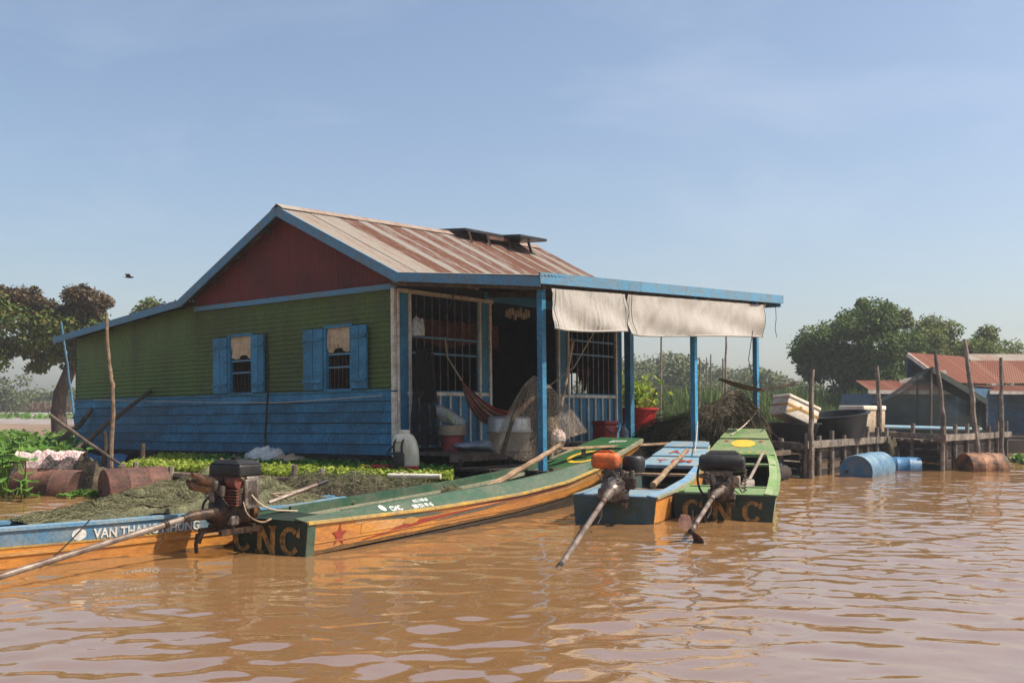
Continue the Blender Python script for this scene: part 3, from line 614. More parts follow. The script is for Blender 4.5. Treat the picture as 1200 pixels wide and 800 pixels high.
# ------------------------------------------------------------------ boats (local x to starboard, y from stern to bow, z up, 0 = water)
class Boat:
    def __init__(s, name, loc, heading, label, st, mats, group='longtail boats moored in front of the house', wash=.12, tw=.035, rake=0.):
        s.st = np.array(st, float); s.L = s.st[-1, 0]; s.rake = rake
        s.root = thing(name, (*loc, 0), label, 'boat', rz=-R(heading), group=group); s.m = mats
        ys = np.linspace(0, s.L, 41)
        for sg in (-1, 1):
            nm = mats['left' if sg < 0 else 'side']
            b = MB(); rings = []
            for y in ys:
                o = [s.side(y, t, sg) for t in (.16, .4, .7, 1.)]; i = [Vector((p.x - sg * tw, p.y, p.z)) for p in reversed(o)]
                rings.append(o + i)
            b.loft(rings, True, True).obj('hull_side', nm, s.root, smooth=True)
            b = MB(); b.loft([[s.side(y, 1, sg, .016) + Vector((0, 0, dz)) if k == 0 else s.side(y, 1, sg, -.02) + Vector((0, 0, dz)) for k, dz in ((0, -.014), (0, .012), (1, .012), (1, -.014))] for y in ys], True, True)
            b.obj('rub_rail', mats['rail'], s.root)
            if wash:
                b = MB()
                def wf(y):
                    p = s.side(y, 1, sg, -.021); rs_ = mats.get('rise', .05); q = p + Vector((-sg * wash, 0, rs_(y) if callable(rs_) else rs_)); return [p + Vector((0, 0, .010)), q, q - Vector((0, 0, .03)), p - Vector((0, 0, .012))]
                b.loft([wf(y) for y in ys], True, True).obj('washboard', mats['wash'] if sg > 0 else mats.get('wash_left', mats['wash']), s.root, smooth=True)
        b = MB(); rings = []
        for y in ys: l, r = s.side(y, 0, -1), s.side(y, 0, 1); kl = Vector((l.x * .72, y, l.z - .17 * max(0, 1 - max(0, y - s.L * .75) / (s.L * .25)))); kr = Vector((-kl.x, y, kl.z)); rings.append([s.side(y, .10, -1, .003), l, kl, kr, r, s.side(y, .10, 1, .003)])
        b.loft(rings, False).obj('hull_bottom', 'hull_tar', s.root)
        for sg in (-1, 1):      # wet, slimy band just above the water
            ys2 = [y for y in np.linspace(.01, s.L * .86, 60)]
            b = MB(); b.loft([[s.side(y, .15, sg, .0022), s.side(y, min(.5, .27 + .05 * fbm(y * 1.7, sg * 3. + s.L) + .03 * fbm(y * 6, s.L)), sg, .0022)] for y in ys2], False).obj('waterline_stain', 'hull_stain', s.root)
        # floor inside
        b = MB(); b.loft([[s.side(y, .12, -1, -tw), s.side(y, .12, 1, -tw)] for y in ys], False).obj('inner_floor', mats['inside'], s.root)
        for y, k, mm in ((0, -1, mats['transom']), (s.L, 1, mats['bowplate'])):
            q = [s.side(y, .0, -1), s.side(y, .0, 1), s.side(y, 1, 1), s.side(y, 1, -1)]
            MB().loft([[p + Vector((0, k * .004, 0)) for p in q], [p + Vector((0, -k * .035, 0)) for p in q]], True, True).obj('transom' if k < 0 else 'bow_board', mm, s.root)
    def v(s, y): return [np.interp(y, s.st[:, 0], s.st[:, k]) for k in range(1, 5)]
    def side(s, y, t, sg, off=0.):
        wg, wc, zg, zb = s.v(y); x = wc + (wg - wc) * t; return Vector((sg * (x + off), y - s.rake * (zb + (zg - zb) * t) * (1 if y < .01 else 0), zb + (zg - zb) * t))
    def deck(s, name, y0, y1, m, dz=.02, inset=.0, t=.03, n=8, crown=0.):
        b = MB(); rings = []
        for y in np.linspace(y0, y1, n):
            wg, wc, zg, zb = s.v(y); q = []
            for x in np.linspace(-1, 1, 5): q.append((x * (wg - inset), y, zg + dz + crown * (1 - x * x)))
            rings.append([Vector(p) for p in q] + [Vector(p) - Vector((0, 0, t)) for p in reversed(q)])
        return b.loft(rings, True, True).obj(name, m, s.root)
    def dk(s, dz=.02, crown=0.):
        def f(x, y, z=0):
            wg, wc, zg, zb = s.v(y); return Vector((x, y, zg + dz + crown * (1 - (x / wg) ** 2) + .002 + z))
        return f
    def thwart(s, y, dz, wdt, m, t=.03):
        wg, wc, zg, zb = s.v(y); return MB().box((0, y, zg + dz), (2 * wg - .08, wdt, t)).obj('thwart', m, s.root)
    def ribbon(s, name, pts, m, sg=1, off=.004, n=10):
        """painted stripe on the hull side: (y, low, high) stations"""
        pts = np.array(pts); ys = np.linspace(pts[0, 0], pts[-1, 0], n * len(pts)); lo = np.interp(ys, pts[:, 0], pts[:, 1]); hi = np.interp(ys, pts[:, 0], pts[:, 2])
        MB().loft([[s.side(y, a, sg, off), s.side(y, b, sg, off), s.side(y, b, sg, .001), s.side(y, a, sg, .001)] for y, a, b in zip(ys, lo, hi)], True, True).obj(name, m, s.root)
    def W(s, p): return s.root.matrix_basis @ Vector(p)
    def I(s, p): return s.root.matrix_basis.inverted() @ Vector(p)
def setm(b): b.root.matrix_basis = Matrix.Translation(b.root.location) @ Matrix.Rotation(b.root.rotation_euler.z, 4, 'Z')
def stern_letters(b, txt, h, x0, z0, gap, m, y=-.012):
    x = x0
    for ch in txt:
        mb = MB()
        for k, poly in enumerate(letter_polys(ch, h)): mb.plate(poly, .002, lambda px, py, pz, x=x, k=k: (x + px * .92, y - pz - .0002 * (k % 3), z0 + py))
        mb.obj('letter', m, b.root); x += gap

# --- the long green and orange boat
def cnc_rise(y): return float(np.interp(y, [0, .6, 1.75, 3.65, 5.2, 6.0, 6.6, 7.9], [.035, .06, .105, .140, .140, .09, .03, .03]))
cnc = Boat('longtail_boat', (-2.10, 8.80), 28.8, 'long orange and green boat with a red star near its stern', [
    (0, .43, .40, .285, -.05), (.6, .455, .42, .278, -.03), (1.9, .475, .44, .264, .0), (3.65, .49, .445, .282, .04), (5.0, .48, .42, .35, .105), (5.9, .46, .395, .46, .20), (6.7, .42, .36, .60, .38), (7.84, .35, .30, .79, .67)],
    dict(side='hull_orange', left='boat_green_dark', rail='yellow_rail', wash='boat_green', inside='boat_green_dark', transom='boat_green_dark', bowplate='boat_green', rise=cnc_rise), wash=.12)
setm(cnc)
stern_letters(cnc, 'CNC', .245, -.40, .0, .268, 'orange_letter')
cnc.deck('stern_deck', .0, .62, 'boat_green_dark', dz=.012, inset=.04)
# corner board at the stern quarter
MB().loft([[cnc.side(y, t, 1, .006) for t in (.1, 1.)] for y in (0, .05, .10)], False).obj('corner_board', 'boat_green', cnc.root)
star = [(math.cos(R(90 + 36 * k)) * (.105 if k % 2 == 0 else .042), math.sin(R(90 + 36 * k)) * (.105 if k % 2 == 0 else .042)) for k in range(10)]
def sidefn(b, y0, z0, sg=1):
    def f(px, py, pz):
        y = y0 + px; wg, wc, zg, zb = b.v(y); return b.side(y, (z0 + py - zb) / (zg - zb), sg, .0045 + pz)
    return f
smb = MB(); fn = sidefn(cnc, .42, .145)
for k in range(10): smb.plate([(0, 0), star[k], star[(k + 1) % 10]], .001, fn)
smb.obj('painted_star', 'red_paint', cnc.root)
cnc.ribbon('worn_band', [(.62, .80, .97), (1.2, .90, .97), (2., .74, .97), (2.6, .70, .97), (3.4, .66, .97), (4.4, .62, .97), (5.5, .55, .97), (7., .5, .97)], 'hull_faded', off=.0025)
cnc.ribbon('painted_highlight', [(.72, .52, .80), (1.0, .50, .86), (1.3, .54, .80), (1.45, .62, .68)], 'hull_faded', off=.0035)
cnc.ribbon('painted_flame', [(.75, .30, .315), (1.15, .36, .44), (1.42, .42, .62), (1.75, .54, .68), (2.2, .62, .70), (2.9, .70, .75), (3.6, .79, .81)], 'red_paint', off=.0045)
cnc.ribbon('painted_flame', [(2.0, .78, .785), (2.6, .82, .86), (3.3, .84, .93), (4.1, .84, .88), (5.0, .86, .87)], 'red_paint', off=.0045)
cnc.ribbon('painted_flame', [(3.3, .70, .705), (3.9, .72, .78), (4.6, .74, .80), (5.4, .78, .785)], 'red_paint', off=.0045)
cnc.ribbon('painted_flame', [(.95, .84, .85), (1.3, .80, .90), (1.62, .76, .90), (1.9, .76, .84), (2.15, .79, .80)], 'teal_paint', off=.0042)
cnc.ribbon('painted_flame', [(1.95, .50, .51), (2.4, .55, .62), (2.9, .60, .70), (3.3, .68, .72), (3.8, .74, .75)], 'teal_paint', off=.0042)
cnc.ribbon('painted_flame', [(3.2, .78, .79), (3.7, .79, .86), (4.4, .80, .87), (5.2, .84, .845)], 'teal_paint', off=.0042)
cnc.ribbon('painted_flame', [(1.36, .62, .66), (1.42, .58, .78), (1.50, .54, .80), (1.58, .58, .74), (1.62, .64, .68)], 'gold_paint', off=.0065)
cnc.ribbon('painted_line', [(.05, .44, .455), (2.5, .40, .415), (5.0, .22, .235)], 'gold_paint', off=.006)
for sg in (-1, 1):
    for nm, x0, x1, za, zb_, mm in (('coaming', -.139, -.165, .004, -.085, 'boat_green'), ('inner_stringer', -.150, -.185, -.086, -.125, 'boat_cream' if sg < 0 else 'boat_green_dark')):
        MB().loft([[cnc.side(y, 1, sg, xx) + Vector((0, 0, cnc_rise(y) + dz)) for xx, dz in ((x0, za), (x1, za), (x1, zb_), (x0, zb_))] for y in np.linspace(.62, 5.8, 24)], True, True).obj(nm, mm, cnc.root)
cnc.deck('bow_deck', 5.75, 7.1, 'boat_deck_green', dz=.030, inset=.03); cnc.deck('bow_step', 7.08, 7.86, 'boat_deck_green', dz=.055, inset=.01, t=.05)
rm = MB()
for sg in (1, -1): rm.loft([[cnc.side(y, 1, sg, .02) + Vector((0, 0, dz)) if k == 0 else cnc.side(y, 1, sg, -.03) + Vector((0, 0, dz)) for k, dz in ((0, .0), (0, .045), (1, .045), (1, .0))] for y in np.linspace(6.3, 7.86, 8)], True, True)
rm.obj('bow_rail', 'boat_cream', cnc.root)
yc = MB(); f = cnc.dk(.032)
A = [R(-58 + 296 * k / 22) for k in range(23)]
for a, b_ in zip(A[:-1], A[1:]):
    q = [(.02 - .22 * r_ * math.sin(t_ + R(60)) * 1.05, 6.52 + .42 * r_ * math.cos(t_ + R(60))) for t_, r_ in ((a, 1), (b_, 1), (b_, .76), (a, .76))]
    yc.plate(q, .003, lambda px, py, pz: f(px, py, pz))
yc.obj('painted_letter', 'yellow_paint', cnc.root)
wk = MB(); f2 = cnc.dk(.057)
for i in range(5): wk.plate([(-.02 + i * .05, 7.42 + .02 * i), (-.005 + i * .05, 7.42 + .02 * i), (.005 + i * .05, 7.6), (-.01 + i * .05, 7.6)], .003, lambda px, py, pz: f2(px, py, pz))
wk.plate([(.22, 6.5), (.235, 6.5), (.245, 6.95), (.23, 6.95)], .003, lambda px, py, pz: f(px, py, pz)); wk.obj('painted_tick', 'white_paint', cnc.root)
def washfn(b, y0, sg, wash=.12, rise=cnc_rise, inv=1):
    def g(px, py, pz):
        y = y0 + px * inv; p = b.side(y, 1, sg, -.021); rise_ = rise(y) if callable(rise) else rise; t = .08 + py / wash * .9; return p + Vector((-sg * wash * t, 0, .010 + (rise_ - .010) * t + .003 + pz))
    return g
text_obj('lettering', 'CHC', .085, 'white_paint', cnc.root, washfn(cnc, 1.22, 1)); text_obj('lettering', '088 331 99 45', .060, 'white_paint', cnc.root, washfn(cnc, 1.58, 1)); 
lg = MB(); wf_ = washfn(cnc, 1.13, 1); lg.plate([(.04 * math.cos(2 * math.pi * k / 12), .055 + .045 * math.sin(2 * math.pi * k / 12)) for k in range(12)], .002, wf_); lg.obj('painted_dot', 'white_paint', cnc.root)
text_obj('lettering', '012 1198 68', .05, 'white_paint', cnc.root, lambda px, py, pz: washfn(cnc, 1.60, 1)(px, py - .048 + .02, pz) if False else washfn(cnc, 1.66, 1)(px, py * .9 + .068, pz))
# --- blue boat with a bluish deck
blu = Boat('longtail_boat', (1.145, 11.30), 19.5, 'pale blue boat with a blue plank bow and bare wooden thwart', [
    (0, .475, .44, .30, -.08), (.9, .50, .45, .31, -.10), (2.2, .50, .44, .36, -.10), (3.2, .46, .40, .45, -.04), (4.0, .40, .34, .56, .14), (5.0, .30, .26, .72, .55)],
    dict(side='hull_orange', left='boat_blue_dark', rail='boat_cream', wash='boat_blue', inside='boat_inside', transom='boat_blue_dark', bowplate='boat_sky', rise=.03), wash=.09)
setm(blu)
blu.deck('stern_deck', .0, .85, 'boat_sky', dz=.014, inset=.02)
for y0, y1, dz in ((3.3, 3.95, .03), (3.97, 4.55, .045), (4.57, 5.03, .065)): blu.deck('bow_plank', y0, y1, 'boat_sky', dz=dz, inset=.005, t=.045, n=4)
blu.thwart(2.75, -.02, .26, 'pale_wood'); blu.thwart(.95, .0, .12, 'pale_wood')
for x0 in (-.27, .23):     # ring-shaped old lettering on the transom
    r_ = MB()
    for q, rad in enumerate((.10, .072)): r_.lathe([(rad, 0), (rad, .003), (rad - .012, .003), (rad - .012, 0)], 20, Matrix.Translation((x0, -.013, .10)) @ Matrix.Rotation(R(90), 4, 'X'))
    r_.obj('painted_ring', 'teal_paint', blu.root)
fa = blu.dk(.047); fb2 = blu.dk(.032)
text_obj('lettering', 'A I', .26, 'red_paint', blu.root, lambda px, py, pz: fa(px * .9 - .17, 4.12 + py * 1.3, pz)); text_obj('lettering', 'T I M', .22, 'red_paint', blu.root, lambda px, py, pz: fb2(px * 1.1 - .26, 3.50 + py * 1.3, pz))
# --- green boat with a yellow oval on the bow
grn = Boat('longtail_boat', (2.46, 11.78), 15.5, 'lime green boat with a yellow oval painted on its bow', [
    (0, .59, .54, .29, -.08), (.9, .60, .54, .31, -.10), (2.2, .60, .53, .38, -.10), (3.4, .56, .48, .49, -.05), (4.4, .48, .40, .65, .12), (5.8, .31, .27, .92, .70)],
    dict(side='boat_lime_worn', left='hull_tar', rail='boat_lime_worn', wash='boat_lime_worn', inside='boat_green_dark', transom='boat_green_dark', bowplate='boat_lime', rise=.03), wash=.11)
setm(grn)
stern_letters(grn, 'CNC', .25, -.47, -.02, .34, 'orange_letter')
grn.deck('stern_deck', .0, .8, 'boat_lime', dz=.014, inset=.02)
grn.deck('bow_deck', 3.95, 5.05, 'boat_lime', dz=.03, inset=.01, t=.05); grn.deck('bow_step', 5.07, 5.82, 'boat_lime', dz=.05, inset=.005, t=.05); grn.thwart(3.3, .0, .30, 'boat_lime'); grn.thwart(.95, .0, .16, 'boat_lime')
fo = grn.dk(.032); ov = MB(); ov.plate([((.185 + .012 * (k % 2)) * math.cos(2 * math.pi * k / 20), 4.74 + (.26 + .02 * (k % 2)) * math.sin(2 * math.pi * k / 20)) for k in range(20)], .003, fo); ov.obj('painted_oval', 'yellow_paint', grn.root)
dots = MB()
for i in range(7): dots.plate([(-.36 + i * .12 + .03 * math.cos(k), 4.06 + .03 * math.sin(k * 1.0) + .0 * i) for k in range(6)], .003, fo)
dots.obj('painted_dots', 'yellow_paint', grn.root)
rd = MB(); [rd.plate([(sx + .035 * math.cos(2 * math.pi * k / 10), 4.90 + .05 * math.sin(2 * math.pi * k / 10)) for k in range(10)], .003, fo) for sx in (-.27, .27)]; rd.obj('painted_spot', 'red_paint', grn.root)
MB().lathe([(0, .0), (.14, .0), (.15, .05), (.12, .06), (0, .05)], 14, Matrix.Translation((.12, 1.35, .17))).obj('yellow_bailer', 'yellow_paint', grn.root, smooth=True) if False else None
# --- blue and orange boat running out of the frame on the left
van = Boat('longtail_boat', (-5.76, 6.23), 43.5, 'blue and orange boat under a heap of green fishing net', [
    (0, .27, .23, .31, -.10), (1.5, .28, .24, .31, -.11), (3.2, .28, .24, .31, -.11), (4.4, .27, .23, .32, -.09), (5.2, .24, .20, .33, -.02), (5.8, .17, .14, .35, .1)],
    dict(side='hull_orange', left='boat_blue_dark', rail='boat_blue', wash='boat_blue', inside='boat_inside', transom='boat_blue_dark', bowplate='boat_blue', rise=.015), wash=.07)
setm(van)
van.ribbon('blue_strake', [(.05, .68, .97), (3., .68, .97), (5.75, .68, .97)], 'boat_blue', off=.004); van.ribbon('worn_line', [(.05, .64, .68), (3., .64, .68), (5.75, .64, .68)], 'yellow_rail', off=.0045)
van.ribbon('rub_strip', [(.05, .50, .57), (3., .50, .57), (5.75, .52, .58)], 'hull_faded', off=.010)
van.deck('fore_deck', 4.9, 5.8, 'boat_inside', dz=.0, inset=.04); van.deck('mid_deck', .2, 4.9, 'boat_inside', dz=-.03, inset=.06)
text_obj('lettering', 'VAN THANG NHUNG', .105, 'white_paint', van.root, lambda px, py, pz: sidefn(van, 3.12, .185)(px * .92, py * 1.05, pz + .003))
bl_ = MB(); bl_.plate([(.06 * math.cos(2 * math.pi * k / 12), .06 + .045 * math.sin(2 * math.pi * k / 12) * (1 + .2 * (k % 2))) for k in range(12)], .002, sidefn(van, 3.00, .165)); bl_.obj('painted_dot', 'white_paint', van.root)

# ------------------------------------------------------------------ longtail engines (local +y towards the propeller)
def engine(loc, heading, label, style, shaft, prop=True, handle=None, skeg=True, sc=1.):
    t = thing('longtail_engine', loc, label, 'boat engine', rz=math.pi - R(heading), group='longtail engines on the boat sterns'); t.scale = (sc, sc, sc)
    mb = Matrix.Translation(loc) @ Matrix.Rotation(math.pi - R(heading), 4, 'Z') @ Matrix.Scale(sc, 4); I = mb.inverted()
    T = lambda *p: Matrix.Translation(p)
    fr = MB(); [fr.beam((x, -.24, .03), (x, .26, .03), .045, .05) for x in (-.13, .13)]; [fr.beam((-.15, y, .065), (.15, y, .065), .04, .03) for y in (-.15, .12)]
    fr.tube([(.2, .22, .0), (.2, .24, -.10), (.19, .24, -.18)], .018, 6); fr.tube([(.12, .24, .03), (.14, .27, -.08)], .026, 6); fr.obj('mount_frame', 'iron_dark', t)
    cc = MB().rbox((0, -.01, .20), (.25, .27, .24), .05); cc.rbox((.10, -.02, .10), (.12, .30, .08), .025); cc.obj('crankcase', 'iron_dark', t, smooth=True)
    fins = MB(); [fins.box((.06 if style == 'box' else .03, -.02, .30 + .022 * k), (.22, .22, .010)) for k in range(7)]; fins.rbox((.04, -.02, .36), (.13, .14, .18), .03); fins.obj('cylinder_fins', 'iron_grey', t)
    gb = MB(); ax = T(0, .13, .20) @ Matrix.Rotation(R(-90), 4, 'X')
    gb.lathe([(0, -.02), (.13, -.02), (.135, .0), (.135, .03), (.10, .045), (.075, .06), (.05, .10), (.032, .12), (0, .12)], 20, ax); gb.obj('gear_flange', 'iron_grey' if style == 'orange' else 'iron_dark', t, smooth=True)
    bo = MB(); [bo.lathe([(0, 0), (.011, 0), (.011, .014), (0, .014)], 6, ax @ T(.115 * math.cos(R(60 * k)), .115 * math.sin(R(60 * k)), .028)) for k in range(6)]; bo.obj('bolts', 'iron_dark', t, kind='stuff')
    fw = MB().lathe([(0, 0), (.06, .0), (.145, .03), (.15, .06), (.15, .10), (0, .10)], 20, T(0, -.25, .22) @ Matrix.Rotation(R(-90), 4, 'X')); fw.obj('recoil_cover', 'iron_dark' if style != 'box' else 'brass', t, smooth=True)
    rim = MB(); [rim.tube([(.155 * math.cos(a), -.20, .22 + .155 * math.sin(a)), (.12 * math.cos(a + .2), -.255, .22 + .12 * math.sin(a + .2)), (.05 * math.cos(a + .3), -.262, .22 + .05 * math.sin(a + .3))], .007, 4) for a in np.linspace(0, 6.28, 9)[:-1]]; rim.obj('recoil_guard', 'iron_grey', t)
    cb = MB().rbox((-.15 if style == 'orange' else .15, .02, .33), (.10, .09, .09), .02); cb.lathe([(.03, 0), (.035, .05), (.022, .09), (.022, .12)], 10, T(-.16 if style == 'orange' else .17, .03, .36) @ Matrix.Rotation(R(90), 4, 'Y')); cb.obj('carburettor', 'iron_grey', t, smooth=True)
    tb = MB()
    for k in range(5):
        a = Vector((random.uniform(-.15, .15), random.uniform(-.12, .12), random.uniform(.16, .40))); b = a + Vector((random.uniform(-.14, .14), random.uniform(-.10, .12), random.uniform(-.12, .10)))
        tb.tube([a, (a + b) / 2 + Vector((random.uniform(-.09, .09), random.uniform(-.02, .09), random.uniform(-.05, .05))), b], .008, 5)
    tb.obj('hoses', 'black_rubber', t)
    lv = MB(); [lv.beam((x, .15, z), (x + .05, .19, z + .08), .014, .01) for x, z in ((-.13, .26), (.12, .3), (-.05, .33))]; lv.rbox((-.12, .10, .13), (.09, .10, .09), .02); lv.rbox((.13, .12, .15), (.07, .07, .12), .02); lv.obj('linkage', 'iron_grey', t, kind='stuff')
    if style == 'box':
        MB().rbox((-.02, -.03, .585), (.40, .30, .12), .03).obj('fuel_tank', 'black_plastic', t, smooth=True)
        MB().loft([[(x * .38 - .02, y * .28 - .03, z) for x, y in ((-.5, -.5), (.5, -.5), (.5, .5), (-.5, .5))] if z < .66 else [(x * .22 - .02, y * .20 - .03, z) for x, y in ((-.5, -.5), (.5, -.5), (.5, .5), (-.5, .5))] for z in (.645, .68)], True, True).obj('tank_lid', 'black_rubber', t)
        MB().lathe([(0, 0), (.045, 0), (.045, .025), (0, .025)], 14, T(-.03, -.02, .68)).obj('fuel_cap', 'black_rubber', t, smooth=True)
        for x0, z0, ln in ((.05, .46, .30), (.16, .40, .26)):     # two slash-cut exhaust stubs
            p0 = Vector((x0, .06, z0)); d = Vector((.92, .30, .14)).normalized()
            b = MB(); n = 14; a1 = d.cross(Vector((0, 0, 1))).normalized(); a2 = a1.cross(d); rings = []
            for s_, rr in ((0, .05), (1, .05), (1, .043), (.3, .043)):
                rings.append([p0 + d * (s_ * (ln + .06 * math.sin(2 * math.pi * k / n + 1.2))) + (a1 * math.cos(2 * math.pi * k / n) + a2 * math.sin(2 * math.pi * k / n)) * rr for k in range(n)])
            b.loft(rings, True).obj('exhaust_pipe', 'brass', t, smooth=True)
        MB().box((-.13, .10, .34), (.15, .05, .15)).obj('muffler_guard', 'iron_dark', t)
        [MB().box((-.13, .135, .275 + .026 * k), (.17, .035, .012)).obj('guard_slat', 'rust_red', t) for k in range(6)]
        MB().hose([(-.20, .05, .30), (-.30, .10, .18), (-.34, -.05, .10), (-.26, -.25, .12)], .009, 6).obj('fuel_hose', 'bamboo', t, smooth=True); MB().hose([(-.18, .0, .42), (-.33, -.10, .22), (-.50, -.35, .20)], .008, 6).obj('fuel_hose', 'rope', t, smooth=True)
        MB().hose([(.12, .12, .36), (.20, .16, .28), (.16, .2, .16), (.05, .19, .10)], .012, 6).obj('fuel_hose', 'black_rubber', t, smooth=True); MB().lathe([(0, 0), (.085, 0), (.095, .01), (.095, .03), (.07, .04), (0, .04)], 20, T(.15, .02, .24) @ Matrix.Rotation(R(90), 4, 'Y')).obj('pulley', 'iron_grey', t, smooth=True)
        [MB().lathe([(0, -.05), (.028, -.05), (.034, -.03), (.034, .03), (.028, .05), (0, .05)], 10, T(x, .17, z)).obj('valve_cover', 'iron_grey', t, smooth=True) for x, z in ((-.06, .40), (.03, .44), (.06, .34))]; MB().box((0, -.03, .53), (.34, .26, .014)).obj('tank_bracket', 'iron_grey', t)
        MB().lathe([(0, -.06), (.055, -.06), (.06, -.03), (.06, .05), (.04, .06), (0, .06)], 14, T(-.12, .08, .47) @ Matrix.Rotation(R(90), 4, 'Y')).obj('air_filter', 'rust_red', t, smooth=True)
        sd_ = MB(); [sd_.rbox((-.21, -.05 + .02 * k, .38), (.04, .16, .30 - .05 * k), .015) for k in range(2)]; sd_.obj('side_shroud', 'iron_grey', t, smooth=True)
        up_ = MB(); [up_.rbox((-.05 + .1 * k, .05, .50), (.09, .12, .10), .02) for k in range(3)]; up_.obj('intake_block', 'iron_dark', t, smooth=True)
    elif style == 'orange':
        MB().rbox((.10, .0, .50), (.30, .26, .17), .05).obj('fuel_tank', 'orange_plastic', t, smooth=True)
        sm = MB().loft([[(.10 + x * .151, y * .131, z) for x, y in ((-1, -.6), (-.8, -1), (.8, -1), (1, -.6), (1, .6), (.8, 1), (-.8, 1), (-1, .6))] for z in (.492, .508)], True, True); sm.obj('tank_seam', 'orange_plastic', t)
        MB().tube([(.0, .06, .585), (.05, .02, .605), (.16, -.02, .60), (.2, -.04, .58)], .016, 6).obj('tank_handle', 'orange_plastic', t)
        MB().lathe([(0, -.09), (.10, -.09), (.125, -.06), (.125, .06), (.10, .09), (0, .09)], 20, T(-.19, -.12, .46)).obj('air_filter', 'black_plastic', t, smooth=True)
        MB().rbox((-.17, .10, .27), (.15, .10, .14), .03).obj('muffler', 'iron_dark', t, smooth=True)
        lg_ = MB(); [lg_.rbox((-.20 + .05 * k, .09, .35 - .02 * (k % 2)), (.045, .07, .11), .012) for k in range(4)]; lg_.obj('valve_levers', 'iron_grey', t, smooth=True)
    else:
        MB().lathe([(0, -.275), (.06, -.275), (.095, -.255), (.105, -.22), (.105, .22), (.095, .255), (.06, .275), (0, .275)], 22, T(0, .03, .52) @ Matrix.Rotation(R(90), 4, 'Y')).obj('fuel_tank', 'black_plastic', t, smooth=True)
        MB().loft([[(x * k, -.13 + y * k, z) for x, y in ((-.2, -.12), (.2, -.12), (.2, .12), (-.2, .12))] for z, k in ((.55, 1), (.63, 1), (.665, .75))], True, True).obj('air_filter', 'black_rubber', t)
        ys = MB(); [ys.beam((sx * .06, .17, .16), (sx * .11, .15, .42), .05, .03) for sx in (-1, 1)]; ys.beam((-.11, .16, .40), (.11, .16, .40), .03, .05); ys.rbox((0, .15, .24), (.12, .06, .13), .02); ys.obj('yoke', 'iron_grey', t)
        MB().rbox((-.17, .08, .30), (.10, .10, .15), .02).obj('muffler', 'beige_plastic', t, smooth=True)
        ch = MB(); [ch.tube([(-.26 - .01 * (k % 2), .02 + .02 * (k % 3), .46 - .04 * k), (-.29, .04, .44 - .04 * k), (-.25 + .02 * (k % 2), .05, .42 - .04 * k)], .012, 5) for k in range(7)]; ch.obj('chain', 'iron_grey', t)
        MB().hose([(.27, .0, .5), (.30, .03, .36), (.27, .05, .2), (.2, .08, .12)], .014, 6).obj('cable', 'black_rubber', t)
    a, b = I @ Vector(shaft[0]), I @ Vector(shaft[1]); d = (b - a).normalized()
    s0 = Vector((0, .22, .20))
    MB().tube([s0, s0.lerp(a, .5), a, a + d * .12], [.045, .05, .045, .034], 10).obj('coupling', 'iron_grey' if style != 'box' else 'iron_dark', t, smooth=True)
    ln = (b - a).length
    MB().tube([a, a + d * ln * .33, a + d * ln * .66, b], [.027, .026, .024, .021], 10).obj('drive_shaft', 'steel', t, smooth=True)
    [MB().tube(q_, r_, 10).obj('shaft_collar', 'iron_dark', t, smooth=True) for q_, r_ in (([a + d * .30, a + d * .34], .036), ([b - d * .30, b - d * .22], .028))]; MB().tube([a + d * .32, a + d * .33 + Vector((0, .02, -.13)), a + d * .42 + Vector((.03, 0, -.19))], .008, 5).obj('wire_tie', 'iron_dark', t, smooth=True)
    if prop:
        q = d.to_track_quat('Z', 'Y').to_matrix().to_4x4(); q = Matrix.Translation(b) @ q
        MB().lathe([(0, -.05), (.03, -.05), (.034, 0), (.03, .05), (0, .07)], 10, q).obj('propeller_hub', 'iron_dark', t, smooth=True)
        for k in range(2):
            bl = MB(); rings = []
            for s_ in np.linspace(0, 1, 9):
                r_ = .025 + .165 * s_; wd_ = .085 * math.sin(math.pi * min(1, s_ * .85 + .16)) ** .7 + .008; tw_ = R(62 - 28 * s_)
                rings.append([q @ Matrix.Rotation(R(125 + k * 180), 4, 'Z') @ Vector((r_, e * wd_ * math.cos(tw_), e * wd_ * math.sin(tw_) + th)) for e, th in ((-1, 0), (0, .012), (1, 0), (0, -.006))])
            bl.loft(rings, True, True).obj('propeller_blade', 'rust', t, smooth=True)
        if skeg: MB().beam(b - d * .06, b - d * .06 + Vector((0, 0, .19)), .02, .03, w2=.01).obj('skeg', 'steel', t)
    if handle:
        h0, h1 = I @ Vector(handle[0]), I @ Vector(handle[1]); MB().tube([h0, h0.lerp(h1, .5), h1], .020, 8).obj('tiller', 'steel', t, smooth=True); MB().tube([h1 - (h1 - h0).normalized() * .10, h1 + (h1 - h0).normalized() * .02], .026, 8).obj('grip', 'black_rubber', t, smooth=True)
        cbm = MB(); [cbm.tube([I @ Vector(handle[0]) + Vector((.03 * k, -.05, .08)), I @ Vector(handle[0]).lerp(Vector(handle[1]), .35) + Vector((0, 0, -.05 + .07 * k)), I @ Vector(handle[0]).lerp(Vector(handle[1]), .85) + Vector((0, 0, .0))], .008, 5) for k in range(2)]; cbm.obj('throttle_cable', 'bamboo' if style == 'box' else 'black_rubber', t)
    return t
engine((-2.40, 8.70, .19), 30, 'dark engine with two brass exhaust stubs on the orange boat', 'box', ((-2.64, 8.42, .36), (-3.85, 6.2, -.02)), prop=True, sc=.92, handle=((-2.15, 9.0, .42), (-1.72, 9.40, .585)))
engine((1.15, 11.30, .19), 14, 'longtail engine with an orange fuel tank on the blue boat', 'orange', ((1.02, 10.92, .33), (.34, 7.98, -.04)), prop=False, sc=1.02, handle=None)
engine((2.43, 11.72, .17), 14, 'longtail engine with a black cylindrical tank on the green boat', 'cylinder', ((2.27, 11.35, .33), (1.72, 9.68, .12)), sc=.95)

